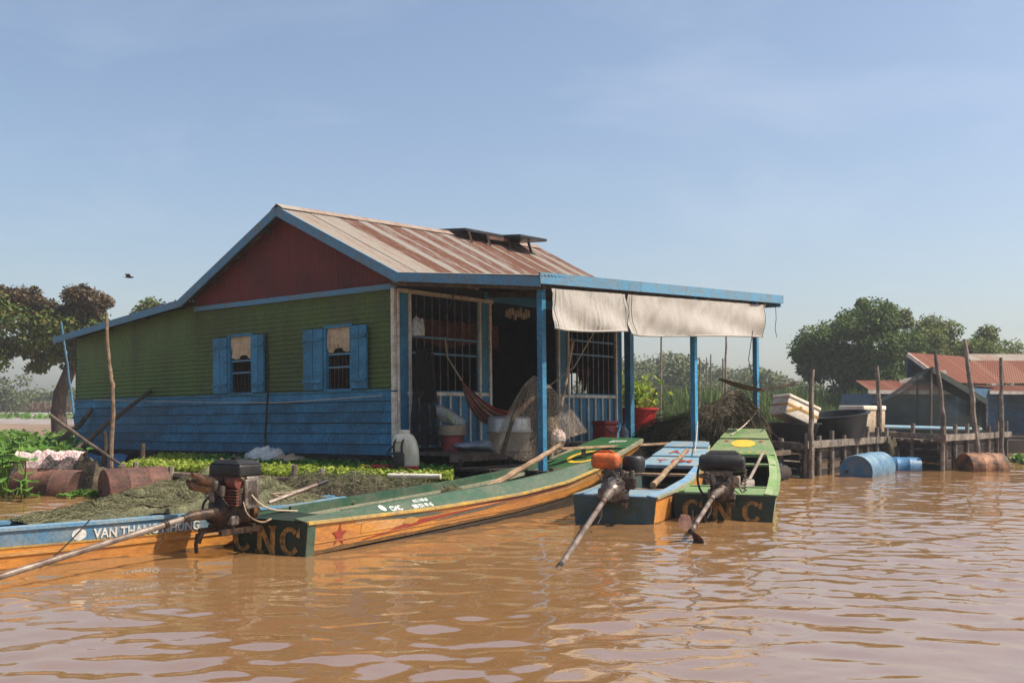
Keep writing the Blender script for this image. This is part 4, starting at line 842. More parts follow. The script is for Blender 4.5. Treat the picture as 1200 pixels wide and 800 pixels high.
# ------------------------------------------------------------------ paddles and mooring ropes
def pole(name, pts, r, m, label, cat='pole', group=None, n=8, knots=True):
    p0 = Vector(pts[0]); t = []
    P = [Vector(p) - p0 for p in pts]; Q = []; rs = []
    for a, b in zip(P[:-1], P[1:]):
        for k in range(5): Q.append(a.lerp(b, k / 5) + Vector((RNG.normal(), RNG.normal(), 0)) * r * .18)
    Q.append(P[-1]); rs = [r * (1.12 - .4 * i / (len(Q) - 1)) * (1.08 if i % 3 == 0 and knots else 1) for i in range(len(Q))]
    o = MB().tube(Q, rs, n).obj(name, m, smooth=True, label=label, cat=cat, group=group); o.location = p0; return o
def wpt(b, x, y, z): return b.W((x, y, z))
pole('boat_pole', [wpt(cnc, .10, 3.6, .34), wpt(cnc, .16, 4.6, .60), wpt(cnc, .2, 5.3, .80)], .038, 'pale_wood', 'thick pale wooden pole resting inside the long orange boat', 'pole')
pole('paddle', [wpt(blu, .24, .95, .37), wpt(blu, .19, 2.4, .53), wpt(blu, .14, 3.9, .70)], .034, 'pale_wood', 'light wooden pole laid along the pale blue boat', 'pole')
pdl = thing('paddle', wpt(grn, .22, 1.6, .36), 'weathered grey paddle lying in the green boat', 'paddle', rz=-R(15.5))
MB().tube([(0, .1, .0), (.06, 1.2, .14), (.12, 2.3, .30)], .022, 8).obj('shaft', 'grey_wood', pdl, smooth=True); MB().loft([[(x - .0, y, z) for x, z in ((-w_, z0), (w_, z0), (w_, z0 + .02), (-w_, z0 + .02))] for y, w_, z0 in ((-.5, .05, -.08), (-.3, .085, -.05), (.0, .07, -.01), (.15, .02, .0))], True, True).obj('blade', 'grey_wood', pdl)
def rope(pts, r, label, m='rope', cat='rope', name='mooring_rope'):
    p0 = Vector(pts[0]); o = MB().tube([Vector(p) - p0 for p in pts], r, 6).obj(name, m, smooth=True, label=label, cat=cat); o.location = p0
rope(catmull(HP(4.02, -2.96, 1.02), wpt(blu, .24, 3.95, .66), 8, .06), .009, 'pale rope tying the pale blue boat to a porch post')
rope(catmull(HP(6.35, -2.96, 1.25), wpt(grn, -.22, 5.2, .88), 8, .06), .010, 'pale rope tying the green boat to the last porch post')
rope(catmull(wpt(van, .47, 3.0, .36), wpt(van, .50, 2.6, .02), 6, .02), .006, 'thin dark cord hanging down the blue boat side', 'black_rubber', 'cord', 'cord')

# ------------------------------------------------------------------ seedling raft in front of the gable wall
RQ = [Vector((-5.75, 15.0, 0)), Vector((-.75, 12.85, 0)), Vector((-.85, 14.75, 0)), Vector((-6.4, 18.7, 0))]
def rq(u, v): return RQ[0].lerp(RQ[1], u).lerp(RQ[3].lerp(RQ[2], u), v)
raft = thing('garden_raft', rq(.5, .5), 'floating timber raft planted with rows of small green seedlings', 'garden raft'); ro = rq(.5, .5)
MB().grid(lambda u, v: rq(u, v) - ro + Vector((0, 0, .315 + .015 * fbm(u * 9, v * 7))), 24, 16).obj('soil', 'soil', raft)
def edge(u0, v0, u1, v1, n, z, r, m='old_wood'):
    for k in range(n):
        a = rq(u0 + (u1 - u0) * k / n, v0 + (v1 - v0) * k / n) - ro; b = rq(u0 + (u1 - u0) * (k + .97) / n, v0 + (v1 - v0) * (k + .97) / n) - ro
        MB().tube([a + Vector((0, 0, z + RNG.normal() * .012)), (a + b) / 2 + Vector((0, 0, z + RNG.normal() * .015)), b + Vector((0, 0, z + RNG.normal() * .012))], [r, r * .95, r * .85], 8).obj('edge_log', m, raft, smooth=True)
edge(-.01, -.01, 1.01, -.01, 3, .27, .075); edge(-.01, -.05, 1.0, -.05, 3, .12, .09, 'dark_wood'); edge(-.012, -.02, -.012, 1.0, 2, .33, .085); edge(-.035, -.04, -.03, .9, 3, .20, .085, 'dark_wood'); edge(1.01, 0, 1.01, 1, 2, .25, .07)
bl = MB()
for k in range(13): p = rq(-.02, .03 + k * .06) - ro; MB().box(p + Vector((-.05, -.03, .17)), (.16, .12, .10), .3 + .2 * RNG.normal()).obj('edge_block', 'grey_wood', raft)
for u, h in ((.36, .54), (.56, .50), (.64, .46), (.73, .44), (.17, .42), (.86, .45), (.05, .46)):
    p = rq(u, -.03) - ro; MB().tube([p + Vector((0, 0, -.2)), p + Vector((.01, 0, h))], [.05, .042], 8).obj('stake', 'grey_wood', raft, smooth=True)
MB().box((0, 0, .08), (4.6, 2.2, .2), R(-25)).obj('float', 'dark_wood', raft)
def seedlings(n, u0, u1, v0, v1, m, h):
    U = RNG.uniform(u0, u1, n); V = RNG.uniform(v0, v1, n)
    P = np.array([tuple(rq(u, v) - ro) for u, v in zip(U, V)]); bump = np.array([.5 + .5 * math.sin(v * 60) for v in V])
    P[:, 2] = .32 + h * (.25 + 1.1 * RNG.random(n) ** 1.6) * (.6 + .4 * bump); return quads('seedlings', leaves(P, .062, up=.8, asp=1.3), m, raft, kind='stuff')
seedlings(11000, .0, 1., .0, .38, 'leaf_seedling', .11); seedlings(9000, .18, 1., .38, .98, 'leaf_seedling_shaded', .12); seedlings(3500, .0, .25, .36, 1., 'leaf_seedling', .11)  # darker green on the back rows paints in their shade
def lump(name, c, r, h, label, cat, m, seed=0., nseg=40, rough=.35, parent=None, kind=None, sq=1., rz=0., group=None):
    """soft heap with folds, resting on z = c.z"""
    rm = Matrix.Rotation(rz, 3, 'Z')
    def f(u, v):
        a = 2 * math.pi * u; t = v; k = 1 + rough * .5 * fbm(math.cos(a) * 1.6 + seed, math.sin(a) * 1.6 + seed, t)
        rr = math.sin(t * math.pi / 2) ** .8; x, y = rr * math.cos(a) * r[0] * k, rr * math.sin(a) * r[1] * k
        z = h * math.cos(t * math.pi / 2) ** (.75 * sq) * (1 + rough * fbm(x * 2.2 / r[0] + seed, y * 2.2 / r[1] + seed, 0)) + h * rough * .25 * fbm(x * 7 + seed, y * 7, .3) * math.cos(t * 1.5)
        p = rm @ Vector((x, y, max(z, -.02))); return p
    o = MB().grid(f, nseg, nseg // 2).obj(name, m, parent, smooth='all', label=label, cat=cat, group=group, kind=kind)
    o.location = c; return o
lump('plastic_tarp', rq(.42, .80) + Vector((0, 0, .40)), (.34, .24), .20, 'crumpled pale plastic tarp lying on the seedling raft', 'tarp', 'polybag', 3.1, 36, .5)
lump('burlap_sack', rq(.50, .78) + Vector((0, 0, .38)), (.30, .22), .13, 'tan sack beside the pale tarp on the seedling raft', 'sack', 'beige_plastic', 5.2, 30, .4)
def tubeobj(name, a, b, r, m, label, cat, n=12): 
    a = Vector(a); o = MB().tube([(0, 0, 0), Vector(b) - a], r, n).obj(name, m, smooth=True, label=label, cat=cat); o.location = a
tubeobj('foam_pipe', rq(.83, -.05) + Vector((0, 0, .40)), rq(.97, -.02) + Vector((0, 0, .41)), .034, 'white_plastic', 'white pipe lying on the front edge of the seedling raft', 'pipe')
tubeobj('driftwood', rq(.33, .03) + Vector((0, 0, .52)), rq(.42, -.10) + Vector((0, 0, .32)), .035, 'pale_wood', 'bleached stick leaning on the seedling raft edge', 'stick')
# backpack sprayer
spr = thing('backpack_sprayer', (-1.46, 14.05, .40), 'white backpack sprayer with black straps standing on the raft edge', 'sprayer', rz=R(-8))
b = MB(); rings = []
for z, sx, sy, ox in ((.06, .13, .085, .03), (.10, .155, .10, .03), (.30, .17, .11, .0), (.42, .16, .11, -.02), (.49, .13, .095, -.03), (.52, .09, .07, -.03)):
    rings.append([(ox + sx * math.copysign(abs(math.cos(a)) ** .6, math.cos(a)), sy * math.copysign(abs(math.sin(a)) ** .6, math.sin(a)), z) for a in np.linspace(0, 2 * math.pi, 25)[:-1]])
b.loft(rings, True, True).obj('tank', 'white_plastic', spr, smooth=True); MB().lathe([(0, .515), (.075, .515), (.08, .53), (.08, .565), (.06, .575), (0, .575)], 16, Matrix.Translation((-.03, 0, 0))).obj('cap', 'white_plastic', spr, smooth=True)
MB().rbox((-.07, -.13, .14), (.15, .07, .26), .03).obj('back_pad', 'black_plastic', spr, smooth=True); MB().box((.10, -.03, .04), (.14, .18, .08)).obj('base', 'red_plastic', spr, bevel=.01)
for x in (-.14, -.03): MB().hose([(x, -.13, .26), (x, -.15, .36), (x + .01, -.12, .42), (x + .02, -.10, .44)], .016, 6).obj('strap', 'black_rubber', spr, smooth=True)
MB().rbox((-.08, -.105, .42), (.17, .03, .035), .012).obj('carry_handle', 'white_plastic', spr, smooth=True)
MB().hose([(-.2, -.02, .04), (-.27, -.05, .18), (-.24, -.02, .3), (-.17, 0, .36)], .012, 6).obj('hose', 'black_rubber', spr, smooth=True)
rt = thing('red_hand_tool', (-1.82, 14.2, .42), 'red plastic hand tool lying left of the white sprayer', 'tool', rz=R(8))
MB().rbox((0, 0, .03), (.30, .12, .07), .025).obj('body', 'red_plastic', rt, smooth=True); MB().tube([(-.15, 0, .03), (-.27, .0, .06), (-.30, .0, .02)], .018, 6).obj('handle', 'yellow_paint', rt, smooth=True)

# ------------------------------------------------------------------ things on the porch
bk = thing('bucket', HP(.78, -.42, .605), 'faded pink bucket with a tan rim under the white sack', 'bucket')
MB().lathe([(0, 0), (.155, 0), (.185, .24), (.175, .24), (.15, .02)], 22).obj('body', 'pink_plastic', bk, smooth=True); MB().lathe([(.19, .24), (.23, .25), (.24, .40), (.225, .40), (.20, .26)], 22).obj('basin', 'beige_plastic', bk, smooth=True)
MB().tube([(.19, -.04, .2), (.20, -.10, .12), (.15, -.14, .10)], .008, 5).obj('handle', 'iron_dark', bk)
sk = thing('feed_sack', HP(.74, -.42, 1.0), 'white printed feed sack slumped on the pink bucket', 'sack')
def sackf(u, v):
    a = 2 * math.pi * u; t = v * math.pi; r_ = math.sin(t) ** .65; L = .30
    x = -L * math.cos(t) * .95; y = .13 * r_ * math.cos(a); z = .12 * r_ * math.sin(a) + .10
    n_ = .035 * fbm(x * 6, y * 8, z * 8 + a); return Vector((x * .82 + n_, y + n_, z - x * .42 + n_ * .8 + .03))
MB().grid(sackf, 30, 22).obj('body', 'polybag', sk, smooth='all')
MB().loft([[Vector((x, -.135 - .004 * k, z - x * .42)) for x, z in ((-.06, .20), (.10, .15), (.12, .06), (-.02, .12))] for k in (0, 1)], True, True).obj('printed_panel', 'sack_green', sk)
def sack2(u, v):
    a = 2 * math.pi * u; t = v * math.pi; r_ = math.sin(t) ** .5; x = -.46 * math.cos(t); n_ = .03 * fbm(x * 5, a, 2.2)
    return Vector((x + n_, .20 * r_ * math.cos(a), .085 + .085 * r_ * math.sin(a) * (1 + .3 * math.sin(x * 5)) + n_ * .4))
o = MB().grid(sack2, 28, 20).obj('rice_sack', 'sack', smooth='all', label='full pale blue woven sack lying flat on the porch edge', cat='sack'); o.location = HP(1.08, -.80, .60); o.rotation_euler = (0, 0, R(20))
bs = thing('metal_basin', HP(1.36, -1.10, .605), 'large upturned aluminium basin on a tan tub behind the net', 'basin')
MB().lathe([(0, 0), (.30, 0), (.34, .27), (.355, .29), (.0, .29)], 28).obj('tub', 'beige_plastic', bs, smooth=True); MB().lathe([(.37, .29), (.37, .31), (.345, .32), (.33, .50), (.30, .53), (0, .54)], 28).obj('basin', 'aluminium', bs, smooth=True)
cl = thing('cool_box', HP(4.95, -.5, .60), 'dark red cool box with a carry handle by the blue panel wall', 'cool box', rz=YAW)
MB().rbox((0, 0, .18), (.42, .30, .36), .03).obj('body', 'red_plastic', cl, smooth=True); MB().rbox((0, 0, .40), (.45, .33, .08), .025).obj('lid', 'red_plastic', cl, smooth=True); MB().tube([(-.22, -.16, .33), (-.1, -.20, .22), (.1, -.20, .22), (.22, -.16, .33)], .012, 6).obj('handle', 'black_plastic', cl, smooth=True)
def jug(loc, label, m): 
    t = thing('water_jug', loc, label, 'jug'); MB().lathe([(0, 0), (.08, 0), (.09, .03), (.09, .22), (.05, .29), (.03, .31), (.03, .35), (0, .35)], 14).obj('body', m, t, smooth=True); MB().lathe([(0, .345), (.036, .345), (.036, .385), (0, .385)], 10).obj('cap', 'blue_paint', t, smooth=True)
jug(HP(5.45, -.6, .605), 'pale plastic jug standing right of the red cool box', 'sack')
tb = thing('planter_tub', HP(7.0, .12, .78), 'wide red plastic tub planted with a leafy yellow green shrub', 'planter')
MB().lathe([(0, 0), (.36, 0), (.45, .46), (.49, .48), (.49, .52), (.44, .52), (.42, .44), (0, .44)], 30).obj('tub', 'red_plastic', tb, smooth=True)
P = RNG.normal(size=(420, 3)) * [.24, .22, .17] + [-.02, 0, .80]; quads('foliage', leaves(P, .125, up=.3, asp=1.6), 'leaf_pot', tb)
st_ = MB(); [st_.tube([(x, y, .45), (x * 1.6, y * 1.5, .9)], .012, 5) for x, y in RNG.normal(size=(9, 2)) * .16]; st_.obj('stems', 'old_wood', tb)
MB().box((0, 0, -.10), (1.0, .9, .18), YAW).obj('stand', 'dark_wood', tb)
stl = thing('wooden_stool', HP(2.35, -1.85, .40), 'low dark wooden stool on the lower porch deck', 'stool', rz=YAW)
MB().box((0, 0, .30), (.62, .32, .04)).obj('seat', 'grey_wood', stl); [MB().box((x, y, .14), (.06, .06, .28)).obj('leg', 'old_wood', stl) for x in (-.25, .25) for y in (-.11, .11)]
# bench plank along the lower deck
pk = thing('plank', HP(1.0, -2.75, .62), 'long thin pale board laid level along the porch front', 'plank')
iv = Matrix.Translation(-HP(1.0, -2.75, .62)); MB().beam(iv @ HP(.35, -2.82, .68), iv @ HP(4.4, -2.86, .68), .10, .028).obj('board', 'pale_wood', pk); [MB().beam(iv @ HP(x, -2.84, .40), iv @ HP(x, -2.84, .665), .06, .06).obj('support', 'old_wood', pk) for x in (.9, 2.2, 3.5)]
# hammock
hm = thing('hammock', HP(1.3, -.7, 1.2), 'faded red striped hammock slung across the porch', 'hammock'); iv = Matrix.Translation(-HP(1.3, -.7, 1.2))
h0, h1 = HP(1.22, -.25, 1.72), HP(1.95, -1.25, 1.50)
hmesh = bpy.data.meshes.new('sling'); hb_ = MB(); nu, nv = 26, 14; sdir = Vector((hx.x, hx.y, 0)).normalized() if False else Vector((-.3, -1, 0)).normalized()
def hf(u, v):
    p = h0.lerp(h1, v); sp_ = math.sin(math.pi * v) ** .7; q = (u - .5)
    return iv @ (p + Vector((0, 0, -.62 * math.sin(math.pi * (v ** .85)))) + Vector((hy.x, hy.y, 0)) * q * .42 * sp_ + Vector((0, 0, .55 * q * q * sp_ - .18 * q * sp_ + .012 * math.sin(u * 40 + v * 5) * sp_)))
hb_.grid(hf, nu, nv); me = hb_.mesh('sling')
M['stripe_a'] = mat('stripe_a', (.30, .055, .035), .9, var=.2, trans=.15); M['stripe_b'] = mat('stripe_b', (.48, .33, .22), .9, var=.2, trans=.15); M['stripe_c'] = mat('stripe_c', (.12, .04, .04), .9, var=.2, trans=.15)
for k in 'abc': me.materials.append(M['stripe_' + k])
for i, p in enumerate(me.polygons): p.material_index = (0, 0, 1, 0, 2, 1, 0, 0, 2, 0, 1, 2)[(i % nu) % 12]; p.use_smooth = True
link('sling', me, hm)
MB().tube([iv @ h0, iv @ HP(1.10, -.05, 2.1), iv @ HP(1.07, -.03, 2.42)], .014, 6).obj('cord', 'rope', hm, smooth=True); MB().tube([iv @ h1, iv @ HP(2.15, -1.8, 1.9), iv @ HP(2.3, -2.2, 2.6)], .010, 6).obj('cord', 'rope', hm, smooth=True)
# conical cast net hung from a pole
cn = thing('cast_net', HP(.75, -2.25, 1.68), 'thin pale cast net hung like a tent in front of the hammock', 'fishing net'); iv = Matrix.Translation(-HP(.75, -2.25, 1.68))
ap = HP(.72, -2.1, 1.72)
def cf(u, v):
    a = 2 * math.pi * u; ex = .62 + .07 * math.sin(5 * a + 1) + .05 * math.sin(9 * a); 
    tgt = Vector((ap.x + 1.02 * ex * math.cos(a) + .05, ap.y + .7 * ex * math.sin(a), 0)); z = ap.z - (1.25) * (v ** 1.15) * (1 - .34 * max(0, math.cos(a)) - .12 * max(0, -math.cos(a)))
    r_ = v ** .8; return iv @ Vector((ap.x + (tgt.x - ap.x) * r_, ap.y + (tgt.y - ap.y) * r_, z + .03 * math.sin(7 * a) * v))
MB().grid(cf, 48, 14).obj('mesh', 'net_pale', cn, smooth='all')
rb_ = MB(); [rb_.tube([Vector(cf(u, v)) for v in np.linspace(0, 1, 8)], .006, 4) for u in np.linspace(0, 1, 10)[:-1]]; rb_.obj('net_cords', 'net_pale', cn)
MB().tube([Vector(cf(.62, v)) + Vector((0, -.02, 0)) for v in np.linspace(.2, 1, 8)], .03, 6).obj('gathered_edge', 'net_brown', cn, smooth=True)
pole('bamboo_pole', [HP(.72, -2.35, .2), HP(.88, -2.33, .8), HP(1.2, -2.3, 1.5), HP(1.5, -2.25, 2.27)], .026, 'bamboo', 'crooked bamboo pole leaning beside the blue corner post')
lump('rag_bundle', HP(.92, -2.38, .78), (.10, .09), .14, 'pinkish rag knotted round the leaning bamboo pole', 'rag', 'cloth_pattern', 2.2, 22, .5)
# dark net drawn together at the house corner
dn = MB().grid(lambda u, v: Vector((.10 * math.cos(u * 6.28) * (1 + 1.1 * v) + .03 * fbm(u * 3, v * 2), .09 * math.sin(u * 6.28) * (1 + 1.3 * v) + .03 * math.sin(u * 40) * v, 1.55 - 1.5 * v)), 40, 16)
o = dn.obj('gathered_net', 'net_black', smooth='all', label='black net gathered and hanging at the house corner', cat='fishing net'); o.location = HP(.26, -.30, .66)
cm = MB().grid(lambda u, v: Vector((.13 * math.cos(u * 6.28) * (.7 + .5 * v), .05 * math.sin(u * 6.28), -.75 * v + .02 * math.sin(u * 18))), 24, 8); o = cm.obj('hanging_shirt', 'cloth_dark', smooth='all', label='dark garment hanging on the left window bars', cat='clothing'); o.location = HP(.62, -.08, 2.12)
lump('plastic_bag', HP(.36, -.10, 2.40), (.11, .07), .26, 'white plastic bag hanging on the left barred window', 'bag', 'polybag', 8.8, 26, .35)
for x, z, lb in ((4.75, 2.62, 'dark red cloth hanging high in the right barred window'), (5.2, 2.05, 'small reddish cloth hanging in the middle of the right window')):
    o = MB().grid(lambda u, v: Vector((.14 * (u - .5) * 2 * (1 - .3 * v), .03 * math.sin(u * 17), -.34 * v * (1 - .3 * math.sin(u * 9)))), 20, 8).obj('hanging_cloth', 'valance', smooth='all', label=lb, cat='cloth'); o.location = HP(x, .12, z)
vb = MB().grid(lambda u, v: HP(.3 + 3.6 * u, 1.2 + .04 * math.sin(u * 60), 2.85 - (.42 + .05 * math.sin(u * 13)) * v), 120, 5); c0 = HP(2.1, 1.2, 2.6); vb.v = [tuple(Vector(p) - c0) for p in vb.v]; o = vb.obj('valance', 'valance', smooth='all', label='long reddish brown gathered cloth hung inside the room', cat='curtain'); o.location = c0
# big heap of nets like a dark brush pile
hp0 = HP(5.35, -2.15, .40)
heap = thing('net_heap', hp0, 'tall dark heap of old fishing nets piled on the porch', 'net heap')
def heapf(a, t):
    r_ = math.sin(t * math.pi / 2) ** .7; x = 1.12 * r_ * math.cos(a); y = .75 * r_ * math.sin(a); zz = 1.18 * math.cos(t * math.pi / 2) ** .8 * (.74 + .26 * math.tanh(2.2 * x)) * (1 + .22 * fbm(x * 1.6, y * 1.6, 2.))
    p = Vector((x + .28 * (1 - t), y, zz)); return p + Vector((.12 * fbm(x * 2, y * 2, zz), .12 * fbm(y * 2, zz * 2, x), .10 * fbm(zz * 2, x * 2, 3.)))
MB().grid(lambda u, v: heapf(u * 2 * math.pi, v), 40, 20).obj('core', 'net_brown', heap, smooth='all')
def hb0(i): q_a.append((random.uniform(0, 6.283), random.uniform(.02, 1) ** .8)); return heapf(*q_a[-1])
def ht0(i): a, t = q_a[-1]; return np.array(heapf(a + random.uniform(-.35, .35), min(1., t + random.uniform(.15, .6)))) + np.array([math.cos(a), math.sin(a), .5]) * random.uniform(.0, .16)
q_a = []; quads('strands', strands(4200, hb0, ht0, .004, .3), 'strand_dark', heap, kind='stuff'); q_a = []
def ht1(i): a, t = q_a[-1]; return np.array(heapf(a + random.uniform(-.2, .2), min(1., t + .5))) + np.array([math.cos(a) * .2, math.sin(a) * .2, 0])
def hb1(i): q_a.append((random.uniform(-.9, .5), random.uniform(.35, 1.) ** .8)); return heapf(*q_a[-1])
quads('strands', strands(420, hb1, ht1, .005, .35), 'strand_pale', heap, kind='stuff')
o = lump('straw_mat_roll', HP(5.9, -2.95, .42), (.50, .22), .55, 'bundle of straw coloured netting at the foot of the dark heap', 'net bundle', 'net_brown', 4.4, 30, .3, rz=YAW)
# low net heap along the wall base
lump('net_pile', HP(4.4, -1.4, .42), (1.5, .42), .22, 'low pile of brown nets spread along the porch deck', 'net pile', 'net_brown', 1.3, 50, .45, rz=YAW)
# fish trap basket hung on the last post
ft = thing('lift_net', (4.12, 17.2, 1.65), 'small square lift net and basket hung at the last porch post', 'lift net'); 
P = [(-.62, .1, .15), (-.10, -.25, .02), (.42, -.2, .0), (-.05, .2, .1)]
MB().grid(lambda u, v: Vector((-.62 + .78 * u, .30 * (v - .5), .17 - .20 * u - .07 * math.sin(math.pi * u) * math.sin(math.pi * v) - .02 * v)), 10, 6).obj('basket', 'net_brown', ft, smooth='all')
MB().grid(lambda u, v: Vector((.05 + .62 * u + .12 * v, .42 * (v - .5) , -.03 + .13 * u + .05 * (v - .5) - .05 * math.sin(math.pi * u) * math.sin(math.pi * v))), 8, 6).obj('netting', 'net_thin', ft, smooth='all')
fr = MB(); Q = [(-.01, -.21, -.055), (.61, -.21, .075), (.79, .21, .125), (.17, .21, -.005)]; [fr.tube([Q[i], Q[(i + 1) % 4]], .012, 6) for i in range(4)]; fr.tube([(.0, .0, .0), (.17, .1, .35)], .006, 4); fr.obj('frame', 'iron_dark', ft)
MB().tube([(.0, 0, -.03), (-.12, .0, .5), (-.05, .0, .98)], .007, 5).obj('cord', 'iron_dark', ft)
# loose cords off the porch fascia end
rope([HP(6.7, -3.14, 3.12), HP(6.72, -3.14, 2.9), HP(6.69, -3.13, 2.7), HP(6.74, -3.14, 2.55)], .006, 'frayed cord dangling from the end of the porch roof', 'iron_grey', 'cord', 'cord')
rope(catmull(HP(.9, EAV - .1, 3.15), HP(1.0, -.1, 2.7), 5, .0), .012, 'green hose hanging from the porch eave', 'boat_green', 'hose', 'hose')

# ------------------------------------------------------------------ nets, barrels and poles at the left
def sheetnet(name, fn, m, label, nu=40, nv=20, cat='fishing net'):
    g = MB().grid(fn, nu, nv); c = Vector(g.v[0]); g.v = [tuple(Vector(p) - c) for p in g.v]; o = g.obj(name, m, smooth='all', label=label, cat=cat); o.location = c
sheetnet('drying_net', lambda u, v: HP(-.10 - .55 * v ** 1.6 - .03 * math.sin(u * 23), .1 + 8.6 * u, 1.50 - .16 * math.sin(math.pi * u * 3) ** 2 * (1 - v) - 1.05 * v), 'net_thin', 'thin dark net stretched along the blue lower wall', 60, 12)
rope([HP(-.12, .2, 1.47), HP(-.14, 2.6, 1.40), HP(-.16, 5., 1.45), HP(-.16, 8.6, 1.56)], .008, 'cord carrying the thin net along the wall', 'rope', 'cord', 'cord')
# green net heap on the blue boat
nh = thing('net_heap', van.W((-.06, 4.3, .33)), 'heaped olive green fishing net on the blue and orange boat', 'net heap', rz=-R(43.5))
def nhf(u, v):
    y = -1.65 + 3.2 * u; x = (v - .5) * 2; env = (math.sin(math.pi * min(1, .04 + u * .98)) ** .8) * (.55 + .55 * math.exp(-((u - .62) / .30) ** 2))
    z = .25 * env * max(0, 1 - x * x) ** .6 * (1 + .35 * fbm(u * 5, v * 3, 1.)) + .07 * env * fbm(u * 14, v * 7, 4) + .055 * env * (1 - abs(math.sin(7 * u + 6 * v + 2.5 * fbm(u * 3, v * 2)))) ** 2 + .035 * env * (1 - abs(math.sin(15 * u - 9 * v + 3 * fbm(u * 4, v * 2, 8.)))) ** 2
    return Vector((x * .30 * (1 + .2 * fbm(u * 4, v, 2)) - .02, y, z - .03))
MB().grid(nhf, 110, 44).obj('net', 'net_olive', nh, smooth='all')
q_a = []
def nb(i): q_a.append((random.random(), random.uniform(.08, .92))); return nhf(*q_a[-1]) + Vector((0, 0, .004))
def nt(i): u, v = q_a[-1]; return nhf(min(1, max(0, u + random.uniform(-.05, .05))), min(1, max(0, v + random.uniform(-.14, .14)))) + Vector((0, 0, random.uniform(.0, .03)))
quads('strands', strands(6500, nb, nt, .0017, .16), 'strand_olive', nh, kind='stuff')
cords = MB()
for k in range(9):
    u0, v0 = random.random() * .8 + .05, random.random() * .5 + .1; cords.tube([nhf(min(1, u0 + .02 * j + .02 * math.sin(j)), min(.95, v0 + .06 * j)) + Vector((0, 0, .012)) for j in range(8)], .008, 4)
cords.obj('head_rope', 'net_brown', nh, smooth=True, kind='stuff')
n2 = thing('net_heap', (-1.75, 12.35, .12), 'brownish net heap between the long green boat and the raft', 'net heap', rz=R(-24))
def n2f(u, v):
    x = -1.5 + 3.0 * u; y = (v - .5) * 2; z = .34 * max(0, 1 - y * y) ** .6 * math.sin(math.pi * min(1, .06 + u * .94)) ** .5 * (1 + .4 * fbm(u * 6, v * 3, 7.)) + .05 * fbm(u * 16, v * 8, 2.); return Vector((x, y * .42, z - .05))
MB().grid(n2f, 80, 30).obj('net', 'net_brown', n2, smooth='all'); q_a = []
def nb2(i): q_a.append((random.random(), random.uniform(.1, .9))); return n2f(*q_a[-1])
def nt2(i): u, v = q_a[-1]; return n2f(min(1, max(0, u + random.uniform(-.08, .08))), min(1, max(0, v + random.uniform(-.25, .25)))) + Vector((0, 0, random.uniform(.0, .09)))
quads('strands', strands(4000, nb2, nt2, .002, .2), 'strand_olive', n2, kind='stuff'); MB().box((0, 0, -.02), (2.9, .7, .16)).obj('float_board', 'dark_wood', n2)
def barrel(a, b, r, m, label, ribs=(.33, .67), group=None, capm=None):
    a, b = Vector(a), Vector(b); L = (b - a).length; q = (b - a).to_track_quat('Z', 'Y').to_matrix().to_4x4(); t = thing('barrel', a, label, 'barrel', mtx=Matrix.Translation(a) @ q, group=group)
    pr = [(r * .97, 0), (r, .015)]
    for k in ribs: pr += [(r, L * k - .03), (r + .014, L * k), (r, L * k + .03)]
    pr += [(r, L - .015), (r * .97, L)]
    MB().lathe(pr, 30).obj('body', m, t, smooth=True)
    for z, s_ in ((.012, 1), (L - .012, -1)):
        e = MB().lathe([(0, 0), (r * .9, 0), (r * .97, -.012 * s_)], 30, Matrix.Translation((0, 0, z))).obj('end_cap', capm or m, t, smooth=True)
    MB().lathe([(0, -.004), (.035, -.004), (.035, .006), (0, .006)], 10, Matrix.Translation((r * .55, .0, -.001))).obj('bung', 'iron_dark', t); return t
barrel((-7.15, 14.85, .08), (-6.2, 14.6, .06), .29, 'rust', 'rusty red barrel under the patterned cloth by the water plants', group='rusty barrels floating at the left')
barrel((-5.62, 14.0, .08), (-4.95, 14.5, .10), .33, 'rust', 'rusty barrel floating beside the green net heap', group='rusty barrels floating at the left')
def cloth_over(name, c, rx, ry, z0, h, m, label, seed, cat='cloth', dr=.2):
    g = MB().grid(lambda u, v: Vector(((u - .5) * 2 * rx * (1 + .1 * fbm(v * 3, seed)), (v - .5) * 2 * ry * (1 + .1 * fbm(u * 3, seed)), z0 + h * (1 - abs((v - .5) * 2) ** 2.2) * (1 + .3 * fbm(u * 3, v * 2, seed)) + .05 * fbm(u * 7, v * 7, seed) - dr * abs((v - .5) * 2) ** 4)), 40, 20)
    o = g.obj(name, m, smooth='all', label=label, cat=cat); o.location = c
cloth_over('patterned_cloth', Vector((-6.85, 15.1, .34)), .50, .26, .04, .20, 'cloth_pattern', 'pale patterned cloth bundled over the rusty red barrel', 2.)
cloth_over('black_net', Vector((-6.42, 14.85, .12)), .40, .36, .06, .30, 'net_black', 'black netting draped over the end of the rusty red barrel', 5., 'fishing net', .35)
lump('net_bundle', Vector((-6.25, 14.95, .0)), (.36, .3), .42, 'dark brown net bundle piled between the two rusty barrels', 'net bundle', 'net_brown', 6.1, 34, .4)
G = 'thin poles standing round the house'
pole('bamboo_pole', [(-6.55, 16.6, -.4), (-6.52, 16.6, 1.55), (-6.60, 16.6, 1.95), (-6.64, 16.6, 2.80)], .035, 'bamboo', 'tall crooked bamboo pole in front of the left blue wall')
pole('blue_pole', [(-9.75, 22.9, .3), (-9.95, 22.9, 1.6), (-10.05, 22.6, 3.15)], .03, 'blue_pale', 'slim pale blue pole leaning at the left end of the house', knots=False)
pole('stick', [HP(-.5, 2.55, -.2), HP(-.48, 2.58, .9), HP(-.46, 2.50, 1.75), HP(-.45, 2.55, 2.55)], .018, 'dark_wood', 'thin dark stick standing between the two shuttered windows')
